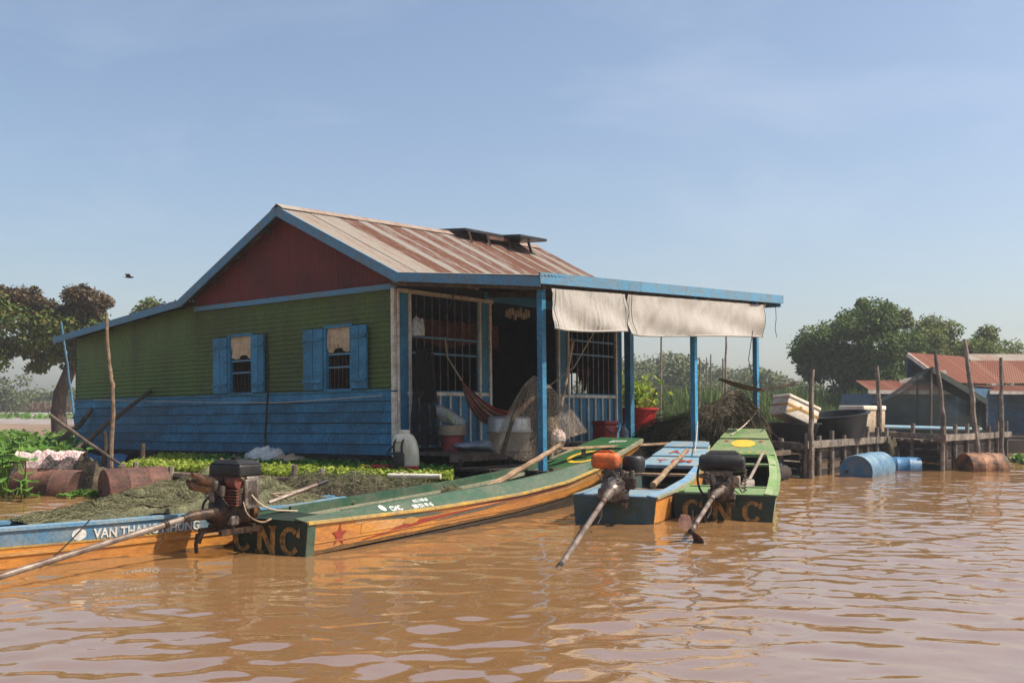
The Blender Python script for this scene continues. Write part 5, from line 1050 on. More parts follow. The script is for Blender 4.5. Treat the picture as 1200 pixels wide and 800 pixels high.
pole('pole', [(-7.45, 16.4, 1.12), (-6.7, 16.0, .72), (-5.75, 15.2, .33)], .028, 'old_wood', 'thin pole slanting down from the left onto the raft')
pole('prop_pole', [(-8.35, 18.2, .05), (-7.6, 19.1, .95), (-6.95, 19.8, 1.65)], .05, 'old_wood', 'thick dark prop slanting up to the blue wall')
pole('prop_pole', [(-9.6, 20.0, .0), (-8.9, 20.9, .9), (-8.6, 21.2, 1.45)], .06, 'old_wood', 'thick grey prop leaning left of the house end')
pole('stake', [(-6.9, 17.2, -.3), (-6.9, 17.2, .85)], .05, 'old_wood', 'short dark stake by the left wall behind the bamboo pole', 'stake', n=8); pole('stake', [(-5.95, 16.4, -.3), (-5.96, 16.4, .68)], .055, 'old_wood', 'short dark stake at the raft corner near the blue wall', 'stake')
pole('stake', [(-6.35, 15.2, -.3), (-6.35, 15.2, .36)], .05, 'grey_wood', 'short grey stake between the two rusty barrels', 'stake')
hpn = MB().grid(lambda u, v: Vector((-7.45 + 3.2 * u, 16.6 + .25 * u, 1.05 + .62 * u - (.12 + .9 * (1 - u)) * v * (.6 + .4 * math.sin(u * 3)))), 30, 10); o = hpn.obj('hanging_net', 'net_thin', smooth='all', label='thin dark net slung between the poles left of the house', cat='fishing net')
drm = thing('blue_tarp', HP(-.7, 8.0, .05), 'dark blue tarpaulin under the left end of the house', 'tarp'); MB().grid(lambda u, v: HP(-.35 - .25 * v, 7.0 + 2.4 * u, .46 - .35 * v + .03 * math.sin(u * 12)) - HP(-.7, 8.0, .05), 20, 5).obj('sheet', 'drum_blue', drm, smooth='all')

# ------------------------------------------------------------------ water hyacinth at the left
def big_leaf(mb, base, h, lean, az, size):
    b = Vector(base); top = b + Vector((math.cos(az) * lean, math.sin(az) * lean, h)); mid = b.lerp(top, .55) + Vector((0, 0, h * .12))
    mb.tube([b, mid, top], [.012, .010, .007], 5)
    d = Vector((math.cos(az), math.sin(az), .25)).normalized(); s_ = d.cross(Vector((0, 0, 1))).normalized(); n = s_.cross(d); rings = []
    for t in np.linspace(0, 1, 6):
        w_ = size * .5 * math.sin(math.pi * min(1, .12 + t * .88)) ** .6 * (1 - .15 * t) + .002; c = top + d * size * 1.05 * t - Vector((0, 0, size * .25 * t * t))
        rings.append([c - s_ * w_ + n * w_ * .35, c, c + s_ * w_ + n * w_ * .35])
    mb.loft(rings, False)
hyc = 0
for (cx, cy, cz, nl, hh, sz, lb) in ((-7.0, 14.1, 0, 12, .50, .24, 'large leaved water hyacinth at the left edge nearest the water'), (-7.35, 14.75, .02, 12, .72, .23, 'tall large leaved water hyacinth left of the patterned cloth'), (-6.3, 14.15, 0, 4, .05, .17, 'few flat hyacinth leaves floating below the rusty red barrel'), (-7.75, 15.9, .05, 12, .75, .21, 'water hyacinth with upright leaves behind the patterned cloth'), (-7.3, 16.7, .05, 9, .5, .18, 'water hyacinth growing between the prop poles and cloth'), (-8.9, 17.9, .05, 10, .65, .2, 'water hyacinth left of the slanting props'), (-8.2, 17.4, .05, 9, .6, .18, 'water hyacinth at the foot of the thick dark prop'), (-6.85, 13.65, 0, 6, .28, .22, 'water hyacinth with curled leaves in the left corner')):
    t = thing('water_hyacinth', (cx, cy, cz), lb, 'water plant', group='water hyacinth plants at the left')
    for k in range(nl):
        mb = MB(); az = random.uniform(0, 6.283); big_leaf(mb, (random.uniform(-.28, .28), random.uniform(-.25, .25), -.02), hh * random.uniform(.5, 1.1), random.uniform(.02, .16), az, sz * random.uniform(.75, 1.2)); mb.obj('leaf', 'leaf_hyacinth', t, smooth='all')
def scatter_hy(name, n, poly, z, m, size, **kw):
    a, b, c, d = [np.array(p) for p in poly]; U, V = RNG.random((n, 1)), RNG.random((n, 1)); P2 = (a + (b - a) * U) * (1 - V) + (d + (c - d) * U) * V
    P = np.concatenate([P2, (z[0] + (z[1] - z[0]) * RNG.random((n, 1)) ** .8)], 1); return quads(name, leaves(P, size, up=.5, asp=1.25), m, None, kind='stuff', **kw)
scatter_hy('hyacinth_bed', 2600, ((-10.5, 15.8), (-7.2, 15.4), (-8.8, 21.5), (-14, 22)), (.05, .62), 'leaf_hyacinth', .15, label='dense bed of water hyacinth behind the left plants', cat='water plants')
scatter_hy('hyacinth_bed', 2600, ((-16, 22), (-8.8, 21.6), (-11, 34), (-22, 34)), (.05, .50), 'leaf_hyacinth', .18, label='far strip of water hyacinth towards the mudflat', cat='water plants')
scatter_hy('hyacinth_bed', 420, ((-6.95, 14.5), (-5.75, 14.2), (-5.8, 14.5), (-6.9, 14.8)), (.0, .07), 'leaf_hyacinth', .09, label='floating hyacinth fringe along the rusty barrels', cat='water plants')
scatter_hy('hyacinth_bed', 260, ((12.8, 25.2), (14.8, 26.5), (15.2, 28), (13.2, 27)), (.0, .18), 'leaf_hyacinth', .2, label='green water plants beside the rust and blue barrel', cat='water plants')
scatter_hy('hyacinth_bed', 900, ((14.5, 38), (30, 40), (30, 43), (15, 42)), (.0, .30), 'leaf_hyacinth', .25, label='fringe of water plants below the far blue house', cat='water plants')
scatter_hy('hyacinth_bed', 900, ((-60, 78), (-22, 74), (-22, 82), (-60, 84)), (.25, .75), 'leaf_hyacinth', .45, label='distant green patch on the shallow mudflat', cat='water plants')

# ------------------------------------------------------------------ timber fish cages at the right
def cage(name, label, A, B, C2, ztop, nfront, nside, zr=(.30, .65), bits=3):
    """A front-left corner, B front-right, C2 back-left (plan points)"""
    A, B, C2 = [Vector((*p, 0)) for p in (A, B, C2)]; t = thing(name, A, label, 'fish cage', group='timber fish cages on the water'); o = A; Dd = B + C2 - A
    def post(p, h, r=.055): 
        MB().tube([p - o + Vector((0, 0, -.4)), p - o + Vector((RNG.normal() * .015, RNG.normal() * .015, h))], [r, r * .9], 8).obj('post', 'grey_wood', t, smooth=True)
    for k in range(nfront + 1): post(A.lerp(B, k / nfront), ztop + random.uniform(.12, .36))
    for k in range(1, nside + 1): post(A.lerp(C2, k / nside), ztop + random.uniform(.05, .25))
    out = Vector((B - A).cross(Vector((0, 0, 1)))).normalized(); out2 = (C2 - A).cross(Vector((0, 0, -1))).normalized()
    def rail(p, q, z, off, w_=.10, m='grey_wood', name='rail'):
        MB().beam(p - o + off + Vector((0, 0, z + RNG.normal() * .01)), q - o + off + Vector((0, 0, z + RNG.normal() * .02)), .045, w_).obj(name, m, t)
    rail(A - (B - A).normalized() * .12, A.lerp(B, 1.03), ztop - .04, out * .075, .14); rail(A, B, ztop - .26, -out * .09, .12); 
    for k in range(5): rail(A, B, .06 + k * .125, -out * (.075 + .005 * (k % 2)), .105, 'old_wood' if k % 2 else 'dark_wood', 'wall_plank')
    rail(A, C2, ztop - .04, out2 * .075, .13)
    for k in range(4): rail(A, C2, .08 + k * .15, -out2 * .07, .12, 'dark_wood', 'wall_plank')
    rail(C2, Dd, ztop - .06, Vector(), .12); rail(B, Dd, ztop - .06, Vector(), .12)
    n = 9
    for k in range(n): 
        u = (k + .5) / n; MB().beam(A.lerp(C2, u) - o + Vector((0, 0, ztop - .13 + RNG.normal() * .012)), B.lerp(Dd, u) - o + Vector((0, 0, ztop - .13 + RNG.normal() * .02)), .15, .04).obj('deck_plank', 'old_wood' if k % 3 else 'grey_wood', t)
    MB().box((B + C2 - A * 2) / 2 + Vector((0, 0, -.02)), (.3, .3, .3)).obj('float', 'dark_wood', t)
    return t
cage('fish_cage', 'nearer timber fish cage holding black tubs and foam boxes', (5.62, 19.45), (8.75, 23.7), (4.45, 21.9), .66, 7, 4)
cage('fish_cage', 'farther timber fish cage in front of the dark net tent', (9.38, 22.1), (13.1, 26.9), (8.6, 25.3), .78, 6, 3)
def tall(u0, r, pts, label): pole('pole', pts, r, 'grey_wood', label, group='upright poles on the fish cages', knots=True)
tall(0, .055, [(5.72, 19.38, -.3), (5.70, 19.38, .9), (5.74, 19.40, 2.08)], 'upright pole at the near corner of the nearer fish cage')
tall(0, .062, [(8.62, 23.75, -.3), (8.60, 23.75, 1.2), (8.52, 23.75, 2.36)], 'upright pole at the right end of the nearer fish cage')
tall(0, .058, [(9.62, 22.55, .2), (9.56, 22.55, 1.4), (9.42, 22.6, 2.58)], 'upright pole before the net tent, left of three')
tall(0, .064, [(11.0, 24.0, .2), (10.9, 24.0, 1.6), (10.72, 24.1, 3.02)], 'tallest upright pole, in front of the middle of the net tent')
tall(0, .056, [(12.25, 25.4, .2), (12.25, 25.4, 1.4), (12.22, 25.4, 2.66)], 'upright pole before the right corner of the net tent')
def tub(loc, r0, r1, h, tilt, label):
    t = thing('black_tub', loc, label, 'tub', group='black plastic tubs on the nearer cage'); t.rotation_euler = tilt
    MB().lathe([(0, 0), (r0 * .95, 0), (r0, .03), (r1, h - .04), (r1 + .05, h - .03), (r1 + .05, h), (r1 - .02, h), (r0 - .03, .05), (0, .04)], 34).obj('body', 'black_plastic', t, smooth=True); return t
tub((5.78, 21.0, .58), .42, .56, .46, (0, 0, 0), 'black plastic tub with a level rim, nearest on the fish cage')
tub((7.05, 22.0, .72), .58, .68, .52, (R(2), R(-8), .3), 'larger black plastic tub tilted behind the level tub')
def foam(loc, d, rot, m, label, tape=False):
    t = thing('foam_box', loc, label, 'foam box', group='foam boxes on the nearer cage'); t.rotation_euler = rot
    MB().rbox((0, 0, d[2] * .42), (d[0], d[1], d[2] * .84), .02).obj('body', m, t, smooth=True); MB().rbox((0, 0, d[2] * .92), (d[0] + .03, d[1] + .03, d[2] * .17), .02).obj('lid', 'foam', t, smooth=True)
    if tape:
        tp = MB(); h = d[2]; tp.box((0, -d[1] / 2 - .004, h * .5), (d[0] * 1.0, .004, .05)); tp.box((-d[0] / 2 - .004, 0, h * .5), (.004, d[1], .05)); tp.beam((-d[0] * .47, -d[1] / 2 - .006, h * .15), (-d[0] * .05, -d[1] / 2 - .006, h * .62), .05, .004, R(90)); tp.obj('tape', 'tape', t)
    return t
foam((5.92, 21.45, 1.07), (.86, .52, .44), (R(-4), R(20), R(24)), 'foam', 'tilted white foam box with orange tape on the black tub', True)
foam((8.25, 23.9, .80), (.95, .62, .62), (0, 0, R(40)), 'foam_dirty', 'dirty upright foam box behind the tilted black tub')
tubeobj('white_pipe', (8.7, 24.0, .93), (13.2, 28.6, .82), .05, 'boat_sky', 'long pale blue pipe lying across the farther cage', 'pipe')
barrel((6.75, 19.9, .10), (7.72, 21.3, .12), .33, 'drum_pale', 'large pale blue barrel with ribs at the nearer cage', group='barrels floating the fish cages', capm='drum_blue')
barrel((4.72, 19.1, .02), (5.35, 20.4, .02), .29, 'drum_blue', 'blue barrel under the left side of the nearer cage', group='barrels floating the fish cages')
barrel((8.22, 22.4, .03), (8.95, 22.25, .03), .26, 'drum_blue', 'darker blue barrel lying between the two cages', group='barrels floating the fish cages')
barrel((9.95, 22.35, .06), (10.85, 22.55, .06), .33, 'drum_rust', 'orange rusty barrel under the farther cage', group='barrels floating the fish cages')
lump('net_bundle', Vector((8.65, 23.3, .25)), (.2, .2), .35, 'grey bundled net hanging between the two cages', 'net bundle', 'net_brown', 9.1, 28, .5)
lump('net_bundle', Vector((5.05, 22.6, .80)), (.26, .24), .38, 'dark round net bundle left of the tilted foam box', 'net bundle', 'net_brown', 2.7, 28, .5)
tubeobj('plank', (4.0, 21.6, .92), (5.6, 21.3, .90), .03, 'white_trim', 'pale thin board laid left of the level black tub', 'plank', 6)
# ------------------------------------------------------------------ dark net tent
ten = thing('net_tent', (11.2, 28.2, .55), 'dark shade net tent with a grey green roof strip on a raft', 'tent'); t0 = Vector((11.2, 28.2, .55))
L0, AP, R0 = Vector((10.0, 27.6, 1.55)), Vector((11.55, 28.0, 2.50)), Vector((13.5, 28.9, 1.62)); bk_ = Vector((.9, 3.2, .0))
def lerp3(a, b, u): return a.lerp(b, u)
def front(u, v):
    tp = lerp3(L0, AP, u * 2) if u < .5 else lerp3(AP, R0, u * 2 - 1); p = Vector((tp.x, tp.y, tp.z + (.62 - tp.z) * v)); return p - t0 + Vector((0, -.10 * math.sin(math.pi * v) * math.sin(6 * u), -.10 * math.sin(math.pi * (u * 2 % 1)) * (1 - v)))
MB().grid(front, 30, 10).obj('front_net', 'shade_net', ten, smooth='all')
MB().grid(lambda u, v: lerp3(AP, R0, u) + bk_ * v - t0 + Vector((0, -.06 * (v < .01), .03 - .09 * math.sin(math.pi * u))), 12, 6).obj('roof_sheet', 'shade_cloth', ten, smooth='all')
MB().grid(lambda u, v: lerp3(L0, AP, u) + bk_ * v - t0 + Vector((0, 0, -.09 * math.sin(math.pi * u))), 12, 6).obj('roof_net', 'shade_net', ten, smooth='all')
MB().grid(lambda u, v: R0 + bk_ * u - t0 + Vector((.0, 0, -.95 * v)), 8, 4).obj('side_net', 'shade_net', ten, smooth='all'); MB().grid(lambda u, v: L0 + bk_ * u - t0 + Vector((0, 0, -.95 * v)), 8, 4).obj('side_net', 'shade_net', ten, smooth='all')
MB().loft([[lerp3(AP, R0, u) - t0 + Vector((0, dy, dz)) for dy, dz in ((-.08, .05), (-.08, -.12), (-.03, -.12), (-.03, .05))] for u in np.linspace(0, 1, 8)], True, True).obj('roof_edge', 'shade_cloth', ten)
fr = MB(); [fr.tube([p - t0 + q, Vector((p.x, p.y, .4)) - t0 + q], .035, 6) for p in (L0, AP, R0) for q in (Vector(), bk_)]; fr.obj('tent_poles', 'grey_wood', ten, smooth=True)
MB().box((.7, 1.7, -.2), (4.6, 4.4, .35), R(20)).obj('raft_deck', 'dark_wood', ten)
# ------------------------------------------------------------------ neighbouring houses
def nhouse(loc, rz, label): return thing('floating_house', loc, label, 'house', rz=rz, group='neighbouring floating houses')
def boards(par, a, b, z0, z1, m='blue_hazed', n=None, th=.03, name='wall_board'):
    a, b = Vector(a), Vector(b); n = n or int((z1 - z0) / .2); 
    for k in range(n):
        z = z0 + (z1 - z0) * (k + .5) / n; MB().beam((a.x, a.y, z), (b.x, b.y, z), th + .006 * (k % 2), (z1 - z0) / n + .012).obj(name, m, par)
def nroof(par, p00, p10, p11, p01, n, m='roof_red', name='roof_sheet'):
    """sloped sheeting between an upper edge p00-p10 and a lower edge p01-p11"""
    p00, p10, p11, p01 = [Vector(p) for p in (p00, p10, p11, p01)]
    for k in range(n):
        a, b, c, d = p00.lerp(p10, k / n), p00.lerp(p10, (k + 1.02) / n), p01.lerp(p11, (k + 1.02) / n), p01.lerp(p11, k / n); nn = (b - a).cross(d - a).normalized() * (1 if (b - a).cross(d - a).z > 0 else -1); ww = (b - a).length
        nseg = max(8, int(ww / .09 * 4)); o = a.copy()
        ux = (b - a).normalized(); uy = (d - a); uy = (uy - ux * uy.dot(ux)).normalized(); uz = ux.cross(uy)
        mtx = Matrix(((ux.x, uy.x, uz.x, o.x), (ux.y, uy.y, uz.y, o.y), (ux.z, uy.z, uz.z, o.z), (0, 0, 0, 1))); inv_ = mtx.inverted()
        g = MB().grid(lambda u, v: inv_ @ ((a.lerp(b, u)).lerp(d.lerp(c, u), v) + nn * (.02 + .004 * (k % 2) + .012 * math.sin(2 * math.pi * u * ww / .09))), nseg, 3)
        ob = g.obj(name, m, par, smooth='all'); ob.matrix_local = mtx
f1 = 1190.
def D(u, v, y): 
    """point of the real place seen in direction (u, v) at distance y"""
    c, s_ = math.cos(R(.4)), math.sin(R(.4)); du, dv = u - 600, v - 481; return Vector(((du * c + dv * s_) / f1 * y, y, 1.25 - (-du * s_ + dv * c) / f1 * y))
# house with the shed wing and a steep gable
na = nhouse((13.5, 38, 0), 0, 'blue floating house with a red tin gable behind the net tent')
nroof(na, (-1.2, -1.6, 2.40), (2.1, -1.2, 2.42), (2.1, -2.9, 2.02), (-1.3, -3.3, 2.02), 4, 'roof_red', 'wing_roof'); MB().beam((-1.35, -3.35, 1.98), (2.2, -2.95, 1.98), .04, .13).obj('fascia_board', 'white_trim', na)
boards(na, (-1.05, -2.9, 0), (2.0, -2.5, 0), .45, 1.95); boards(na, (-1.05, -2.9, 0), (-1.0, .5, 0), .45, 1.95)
boards(na, (.5, -1.6, 0), (2.4, -1.5, 0), .5, 2.30); MB().beam((.25, -1.95, 2.36), (1.95, -1.85, 2.74), .05, .13).obj('fascia_board', 'white_trim', na); MB().add([(.5, -1.62, 2.3), (2.0, -1.55, 2.3), (1.9, -1.6, 2.66), (.5, -1.62, 2.36)], [(0, 1, 2, 3)]).obj('wall_board', 'blue_hazed', na)
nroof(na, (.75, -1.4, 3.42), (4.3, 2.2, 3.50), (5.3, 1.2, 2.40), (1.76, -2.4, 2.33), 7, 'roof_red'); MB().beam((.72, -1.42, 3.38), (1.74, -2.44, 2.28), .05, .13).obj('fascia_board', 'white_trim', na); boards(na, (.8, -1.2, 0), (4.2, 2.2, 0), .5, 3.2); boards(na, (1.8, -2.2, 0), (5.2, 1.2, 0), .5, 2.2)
MB().box((2.0, 1.5, .25), (7, 6.5, .4)).obj('raft', 'dark_wood', na); MB().box((3.0, 3.5, 1.3), (3.0, .1, 1.8)).obj('inner_wall', 'interior', na)
# house with the broad hipped roof
nb_ = nhouse((21, 42, 0), 0, 'blue floating house with a broad red roof and pale ridge at the right edge')
nroof(nb_, (-1.55, 1.5, 3.80), (10, 2.2, 3.84), (10, .95, 3.46), (-1.9, .35, 3.46), 9, 'roof_pale', 'ridge_sheet'); nroof(nb_, (-1.9, .33, 3.46), (10, .95, 3.46), (10, -1.6, 2.48), (-3.1, -2.2, 2.44), 9, 'roof_red')
nroof(nb_, (-2.9, -2.1, 2.36), (10, -1.6, 2.40), (10, -3.1, 2.12), (-2.9, -3.7, 2.10), 9, 'roof_red', 'awning_sheet'); MB().beam((-3.0, -3.72, 2.06), (10, -3.12, 2.06), .05, .12).obj('fascia_board', 'white_trim', nb_)
MB().beam((-1.6, 1.45, 3.82), (-3.15, -2.2, 2.47), .07, .10).obj('hip_board', 'white_trim', nb_)
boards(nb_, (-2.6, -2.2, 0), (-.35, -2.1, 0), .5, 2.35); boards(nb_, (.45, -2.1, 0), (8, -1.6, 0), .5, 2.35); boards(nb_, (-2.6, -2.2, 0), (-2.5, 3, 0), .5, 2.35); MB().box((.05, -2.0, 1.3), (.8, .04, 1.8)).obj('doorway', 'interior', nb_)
for x in (.95, 2.6): 
    w_ = MB().box((x, -2.14, 1.55), (.75, .06, 1.0)).obj('window', 'blue_pale', nb_); MB().box((x, -2.18, 1.55), (.58, .02, .84)).obj('pane', 'interior', w_); MB().box((x, -2.195, 1.62), (.34, .012, .3)).obj('notice', 'boat_cream', w_)
for x in (-2.4, -.4, 1.75, 4.2): MB().beam((x, -3.5, .4), (x, -3.5, 2.06), .08).obj('porch_post', 'blue_paint', nb_)
MB().box((3, -1.2, .28), (13, 5.6, .32)).obj('raft', 'dark_wood', nb_)
for k, (x, s_, lb) in enumerate(((-.9, .5, 'dark heap of goods under the far porch awning'), (.2, .4, 'small pale bundle on the far house porch'), (1.4, .45, 'brown sack pile on the far house porch'))): lump('goods_pile', Vector((21 + x, 38.75, .42)), (s_, .3), s_ * .9, lb, 'goods', ('cloth_dark', 'sack', 'net_brown')[k], k * 3.3, 22, .5)
# ------------------------------------------------------------------ trees
def tree(name, loc, h, blobs, n, size, m, label, cat='tree', group=None, trunk=None, limbs=None, extra=None, core=True):
    t = thing(name, loc, label, cat, group=group)
    if trunk:
        mb = MB(); mb.tube(*trunk, 10)
        for L_ in (limbs or []): mb.tube(*L_, 7)
        mb.obj('trunk', 'bark', t, smooth=True)
    P, N = blob_points(blobs, n); quads('crown', leaves(P, size, up=.25, asp=1.7, nrm=N * .5), m, t)
    for (b2, n2, m2, nm) in (extra or []):
        P, N = blob_points(b2, n2); quads(nm, leaves(P, size, up=.25, asp=1.8, nrm=N * .5), m2, t)
    return t
def clumps(c, r, n, rr, seed, flat=.75):
    g = np.random.default_rng(seed); out = []
    for _ in range(n):
        d = g.normal(size=3); d /= np.linalg.norm(d); d[2] = d[2] * .9 + .1; q = g.uniform(.45, 1.0) ** .6; s_ = rr * g.uniform(.6, 1.35); out.append((np.array(c) + d * np.array(r) * q, (s_, s_, s_ * flat)))
    return out
# left tree with brown creepers over its top
Lt = (-17.75, 40, .1)
bl_ = clumps((-1.6, 0, 4.2), (2.6, 1.8, 1.25), 34, .60, 3) + clumps((.6, .2, 4.0), (1.3, 1.2, 1.1), 14, .55, 4) + clumps((-3.4, 0, 3.0), (1.0, 1., .55), 8, .45, 5) + clumps((-1.6, -.2, 2.95), (2.3, 1.4, .55), 20, .42, 8) + clumps((1.1, -.1, 3.6), (.7, .8, .8), 9, .42, 9)
vine = clumps((.75, -.1, 5.15), (.95, .9, .62), 16, .42, 6) + clumps((-1.85, -.1, 5.35), (1.05, .8, .45), 14, .40, 7) + clumps((-.6, -.4, 4.95), (1.1, .6, .35), 12, .38, 17)
tree('creeper_tree', Lt, 6, bl_, 19000, .155, 'leaf_tree', 'leaning tree with brown creepers over its crown at the left', trunk=([(.0, 0, -.3), (-.12, 0, .9), (-.05, 0, 1.7), (.28, 0, 2.5), (.42, 0, 3.0), (.45, 0, 3.5)], [.34, .29, .26, .24, .22, .16]),
     limbs=[([(.40, 0, 2.9), (-.2, 0, 3.4), (-1.2, 0, 3.9), (-2.2, 0, 4.2)], [.15, .12, .08, .04]), ([(.42, 0, 3.1), (.2, .3, 3.9), (-.6, .3, 4.8)], [.13, .09, .05]), ([(.45, 0, 3.2), (.9, 0, 4.0), (1.1, 0, 4.9)], [.12, .08, .04]), ([(-.6, 0, 3.6), (-1.9, -.2, 3.4), (-3.2, 0, 3.2)], [.08, .06, .03])],
     extra=[(vine, 12000, 'leaf_vine', 'creepers')])
# big trees at the right
b1 = clumps((.2, 0, 4.3), (2.7, 2.4, 2.1), 46, .80, 21) + clumps((-1.9, 0, 3.6), (1.3, 1.2, 1.1), 14, .55, 22) + clumps((1.6, -.3, 2.2), (1.8, 1.4, 1.2), 16, .7, 23) + clumps((-.4, -.3, 1.8), (1.3, 1., .9), 8, .6, 24)
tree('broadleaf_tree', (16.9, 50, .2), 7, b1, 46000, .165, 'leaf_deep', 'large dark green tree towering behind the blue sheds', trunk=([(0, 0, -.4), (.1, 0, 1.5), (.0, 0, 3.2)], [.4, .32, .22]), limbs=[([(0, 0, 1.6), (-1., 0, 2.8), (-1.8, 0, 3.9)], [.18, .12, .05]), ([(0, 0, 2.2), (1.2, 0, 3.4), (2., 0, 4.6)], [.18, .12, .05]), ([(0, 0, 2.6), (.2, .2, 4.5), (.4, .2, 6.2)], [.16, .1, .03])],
     extra=[(clumps((.6, -.2, 5.6), (2.0, 1.5, .9), 14, .55, 25), 8000, 'leaf_tree', 'sun_tinted_leaves')])  # paler leaf colour on the crown top paints in the sunlight
b2 = clumps((-.3, 0, 4.1), (2.4, 2.0, 1.7), 36, .75, 31) + clumps((1.7, 0, 3.5), (1.5, 1.2, 1.1), 14, .6, 32) + clumps((-2.6, 0, 4.0), (1.3, 1.2, 1.3), 14, .7, 35) + clumps((-1., 0, 2.2), (1.6, 1.4, 1.2), 12, .7, 34)
tree('broadleaf_tree', (23.3, 53, .2), 6, b2, 36000, .17, 'leaf_tree', 'yellowish green tree right of the tallest dark tree', trunk=([(0, 0, -.4), (.1, 0, 1.5), (.0, 0, 3.4)], [.36, .3, .2]), limbs=[([(0, 0, 1.8), (1., 0, 3.0), (1.8, 0, 3.9)], [.16, .1, .05]), ([(0, 0, 2.0), (-1.2, 0, 3.2), (-1.8, 0, 4.2)], [.16, .1, .05])])
tree('broadleaf_tree', (35.0, 68, .2), 6, clumps((0, 0, 4.2), (2.8, 2., 1.6), 24, .9, 41) + clumps((.5, 0, 2.), (2.6, 2., 1.4), 14, .9, 42), 8000, .30, 'leaf_tree', 'tree partly cut by the right edge beyond the far house', trunk=([(0, 0, -.4), (.0, 0, 4.)], [.35, .2]))
tree('shrub', (-19.4, 55, .2), 5, clumps((0, 0, 6.0), (1.2, 1.0, .8), 12, .6, 43) + clumps((0, 0, 3), (1.8, 1.2, 1.6), 10, .8, 44), 4500, .24, 'leaf_tree', 'dark leafy crown peeping over the lean-to roof', 'tree', trunk=([(0, 0, -.4), (.0, 0, 5.)], [.25, .1]), extra=[(clumps((1.0, -.2, 6.3), (.7, .6, .35), 6, .4, 45), 1500, 'leaf_vine', 'creepers')])
# wood on the far side of the marsh: each tree on its own
g = np.random.default_rng(99); far = []
for i in range(30):
    u = 715 + i * 8.6 + g.uniform(-4, 4); y = g.uniform(88, 135); top = 428 - 20 * math.sin((u - 700) / 42.) ** 2 + g.uniform(-4, 12); 
    if 760 < u < 830: top -= 4
    if u > 880: top += 20
    far.append((u, y, max(404, top)))
for u, y in ((4, 120), (99, 130), (112, 118), (60, 140), (36, 150), (80, 135), (22, 140), (48, 128), (-20, 125), (128, 140)):
    far.append((u, y, {4: 426, 99: 449, 112: 446, -20: 440}.get(u, 457 + (u % 5))))
kinds = ('broad hazy tree', 'rounded hazy tree', 'tall hazy tree', 'low bushy tree')
for i, (u, y, v) in enumerate(far):
    h = D(u, v, y).z; x = D(u, v, y).x; w_ = h * g.uniform(.38, .62); z0 = .9 if y > 85 else .3
    where = 'on the far shore at the left' if u < 500 else 'seen between the room corner and the middle porch post' if u < 806 else 'seen between the middle and last porch posts' if u < 882 else 'right of the last porch post'
    lab = {4: 'rounded hazy tree at the left picture edge, tallest on the far shore', 99: 'small far tree peeping under the creeper tree crown by the house', 112: 'hazy tree crown on the far shore against the house end'}.get(u, 'hazy distant tree ' + where)
    bb = clumps((0, 0, h * .55), (w_, w_ * .8, h * .34), 14, h * .17, 200 + i) + clumps((0, 0, h * .22), (w_ * 1.1, w_ * .8, h * .2), 8, h * .17, 300 + i)
    tree('distant_tree', (x, y, 0), h, bb, 1900, .42, 'leaf_far', lab, group='distant trees ' + where, trunk=([(0, 0, .2), (.1, 0, h * .5)], [h * .03, h * .02]))
# low scrub and reeds
def blades(name, n, poly, h, wd_, m, label, z0=.15, lean=.25):
    a, b, c, d = [np.array(p) for p in poly]; U, V = RNG.random((n, 1)), RNG.random((n, 1)); P2 = (a + (b - a) * U) * (1 - V) + (d + (c - d) * U) * V
    clump = np.array([[.55 + .45 * (.5 + .5 * math.sin(p[0] * 1.7 + 2 * math.sin(p[1] * .9)))] for p in P2]); H_ = h * clump * RNG.uniform(.55, 1.1, (n, 1)); z = np.full((n, 1), z0)
    B_ = np.concatenate([P2, z], 1); T_ = B_ + np.concatenate([RNG.normal(size=(n, 2)) * lean * H_, H_], 1); S_ = RNG.normal(size=(n, 3)); S_[:, 2] = 0; S_ *= wd_ / np.linalg.norm(S_, axis=1)[:, None]; Mi = B_ * .45 + T_ * .55 + np.concatenate([RNG.normal(size=(n, 2)) * .08 * H_, np.zeros((n, 1))], 1)
    V4 = np.concatenate([np.stack([B_ - S_ * .6, B_ + S_ * .6, Mi + S_, Mi - S_], 1), np.stack([Mi - S_, Mi + S_, T_ + S_ * .15, T_ - S_ * .15], 1)]); quads(name, V4, m, None, kind='stuff', label=label, cat='reeds')
blades('reeds', 17000, ((4.5, 44), (21, 46), (24, 62), (4, 62)), 2.25, .05, 'reed', 'tall bright green reeds between the porch and the sheds', .2, .2)
blades('reeds', 6000, ((7, 40.5), (13, 42), (14, 46), (6, 45)), 1.3, .05, 'reed', 'shorter reeds at the water edge behind the black tubs', .15)
blades('dry_grass', 14000, ((-64, 122), (-12, 122), (-12, 140), (-80, 140)), 1.25, .10, 'dry_grass', 'brown dry grass along the far left shore', .8)
def scrub(poly, n, hgt, label, m='leaf_far', size=.5, z0=.4):
    a, b, c, d = [np.array(p) for p in poly]; U, V = RNG.random((n, 1)), RNG.random((n, 1)); P2 = (a + (b - a) * U) * (1 - V) + (d + (c - d) * U) * V
    hh = np.array([[hgt * (.45 + .4 * abs(fbm(p[0] * .14, p[1] * .1)) + .25 * abs(fbm(p[0] * .5, 3.)))] for p in P2]); P = np.concatenate([P2, z0 + hh * RNG.random((n, 1)) ** .7], 1); quads('scrub', leaves(P, size, up=.3), m, None, kind='stuff', label=label, cat='scrub')
scrub(((-75, 141), (-12, 141), (-12, 165), (-90, 165)), 9000, 4.6, 'hazy low scrub behind the dry grass at the left', 'leaf_far', .7, .9)
scrub(((9, 64), (60, 66), (70, 86), (8, 86)), 9000, 2.6, 'low green scrub between the reeds and the distant trees', 'leaf_far', .42)
scrub(((4, 36.5), (9.5, 40), (9, 44), (4, 42)), 1600, .7, 'rough brown scrub on the mud behind the porch', 'dry_grass', .22, .1)
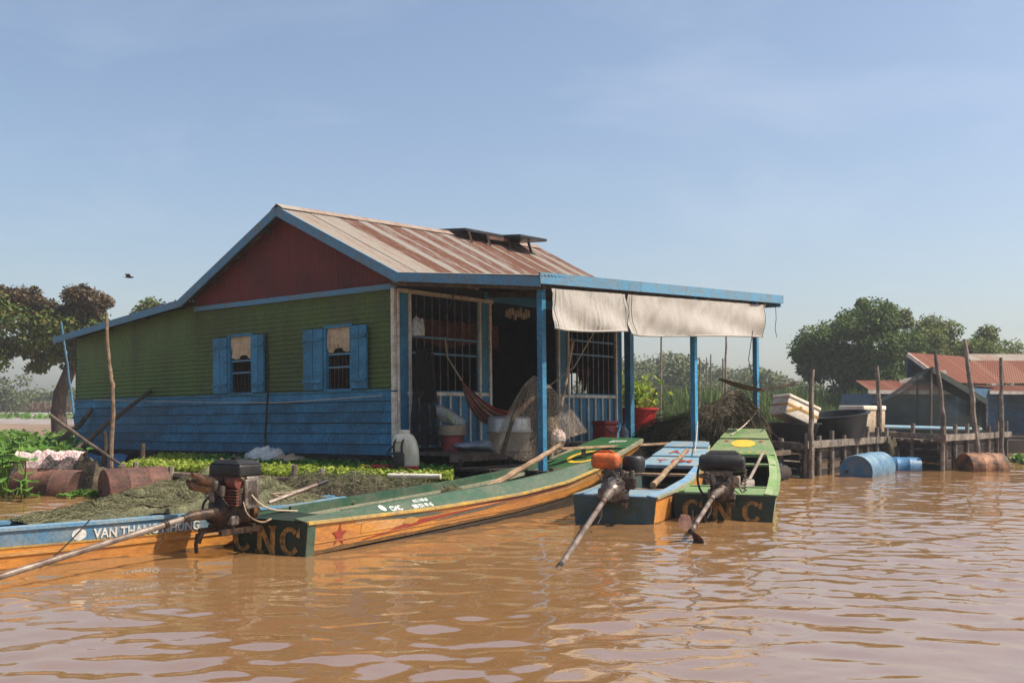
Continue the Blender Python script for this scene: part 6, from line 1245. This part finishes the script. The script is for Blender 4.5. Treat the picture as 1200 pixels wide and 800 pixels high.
# thin stakes standing in the marsh
for u, v0, v1, y, lb in ((775, 392, 470, 30, 'tall thin pole standing in the marsh seen under the blind'), (851, 392, 470, 27, 'tall dark pole in the marsh left of the last porch post'), (820, 420, 455, 40, 'short pale stake in the marsh between two porch posts'), (741, 425, 480, 26, 'thin stake in the marsh just right of the house corner'), (847, 420, 465, 34, 'pale stake in the marsh behind the dark pole'), (833, 415, 440, 60, 'thin far stake among the distant trees'), (828, 419, 440, 66, 'slender far stake beside another among the distant trees')):
    a = D(u, v0, y); pole('stake', [(a.x - .03, y, .0), (a.x, y, a.z * .5), (a.x, y, a.z)], .035 if y < 45 else .05, 'grey_wood', lb, 'stake', 'thin stakes standing in the marsh', 6, False)
# bird
brd = thing('bird', (-9.45, 25, 4.46), 'small brown bird gliding in the sky left of the house', 'bird', rz=R(20)); brd.scale = (.75, .75, .75)
b = MB(); b.tube([(-.13, 0, .0), (-.07, 0, .01), (.02, 0, .015), (.10, 0, .01), (.15, 0, .012)], [.008, .028, .038, .026, .008], 8); b.loft([[(-.10, -.02, .0), (-.10, .02, .0)], [(-.20, -.045, -.005), (-.20, .045, -.005)]], False); b.obj('body', 'cloth_dark', brd, smooth='all')
for sg in (-1, 1): 
    b = MB(); b.loft([[(.06 - .02 * k, sg * (.02 + .09 * k), .02 + zz), (-.07 - .035 * k * (k < 3) , sg * (.02 + .09 * k), .015 + zz)] for k, zz in ((0, 0), (1, .05), (2, .075), (3, .06))], False); b.obj('wing', 'net_brown', brd, smooth='all')

# ------------------------------------------------------------------ hazy air
hzm = bpy.data.materials.new('hazy_air'); hzm.use_nodes = True; n = hzm.node_tree.nodes; n.remove(n['Principled BSDF'])
pv = n.new('ShaderNodeVolumePrincipled'); pv.inputs['Color'].default_value = (.86, .90, .95, 1); pv.inputs['Density'].default_value = .0011; pv.inputs['Anisotropy'].default_value = .2
hzm.node_tree.links.new(pv.outputs[0], n['Material Output'].inputs['Volume']); M['haze'] = hzm
MB().box((0, 130, 9.5), (700, 420, 21.5)).obj('haze', 'haze', kind='stuff')
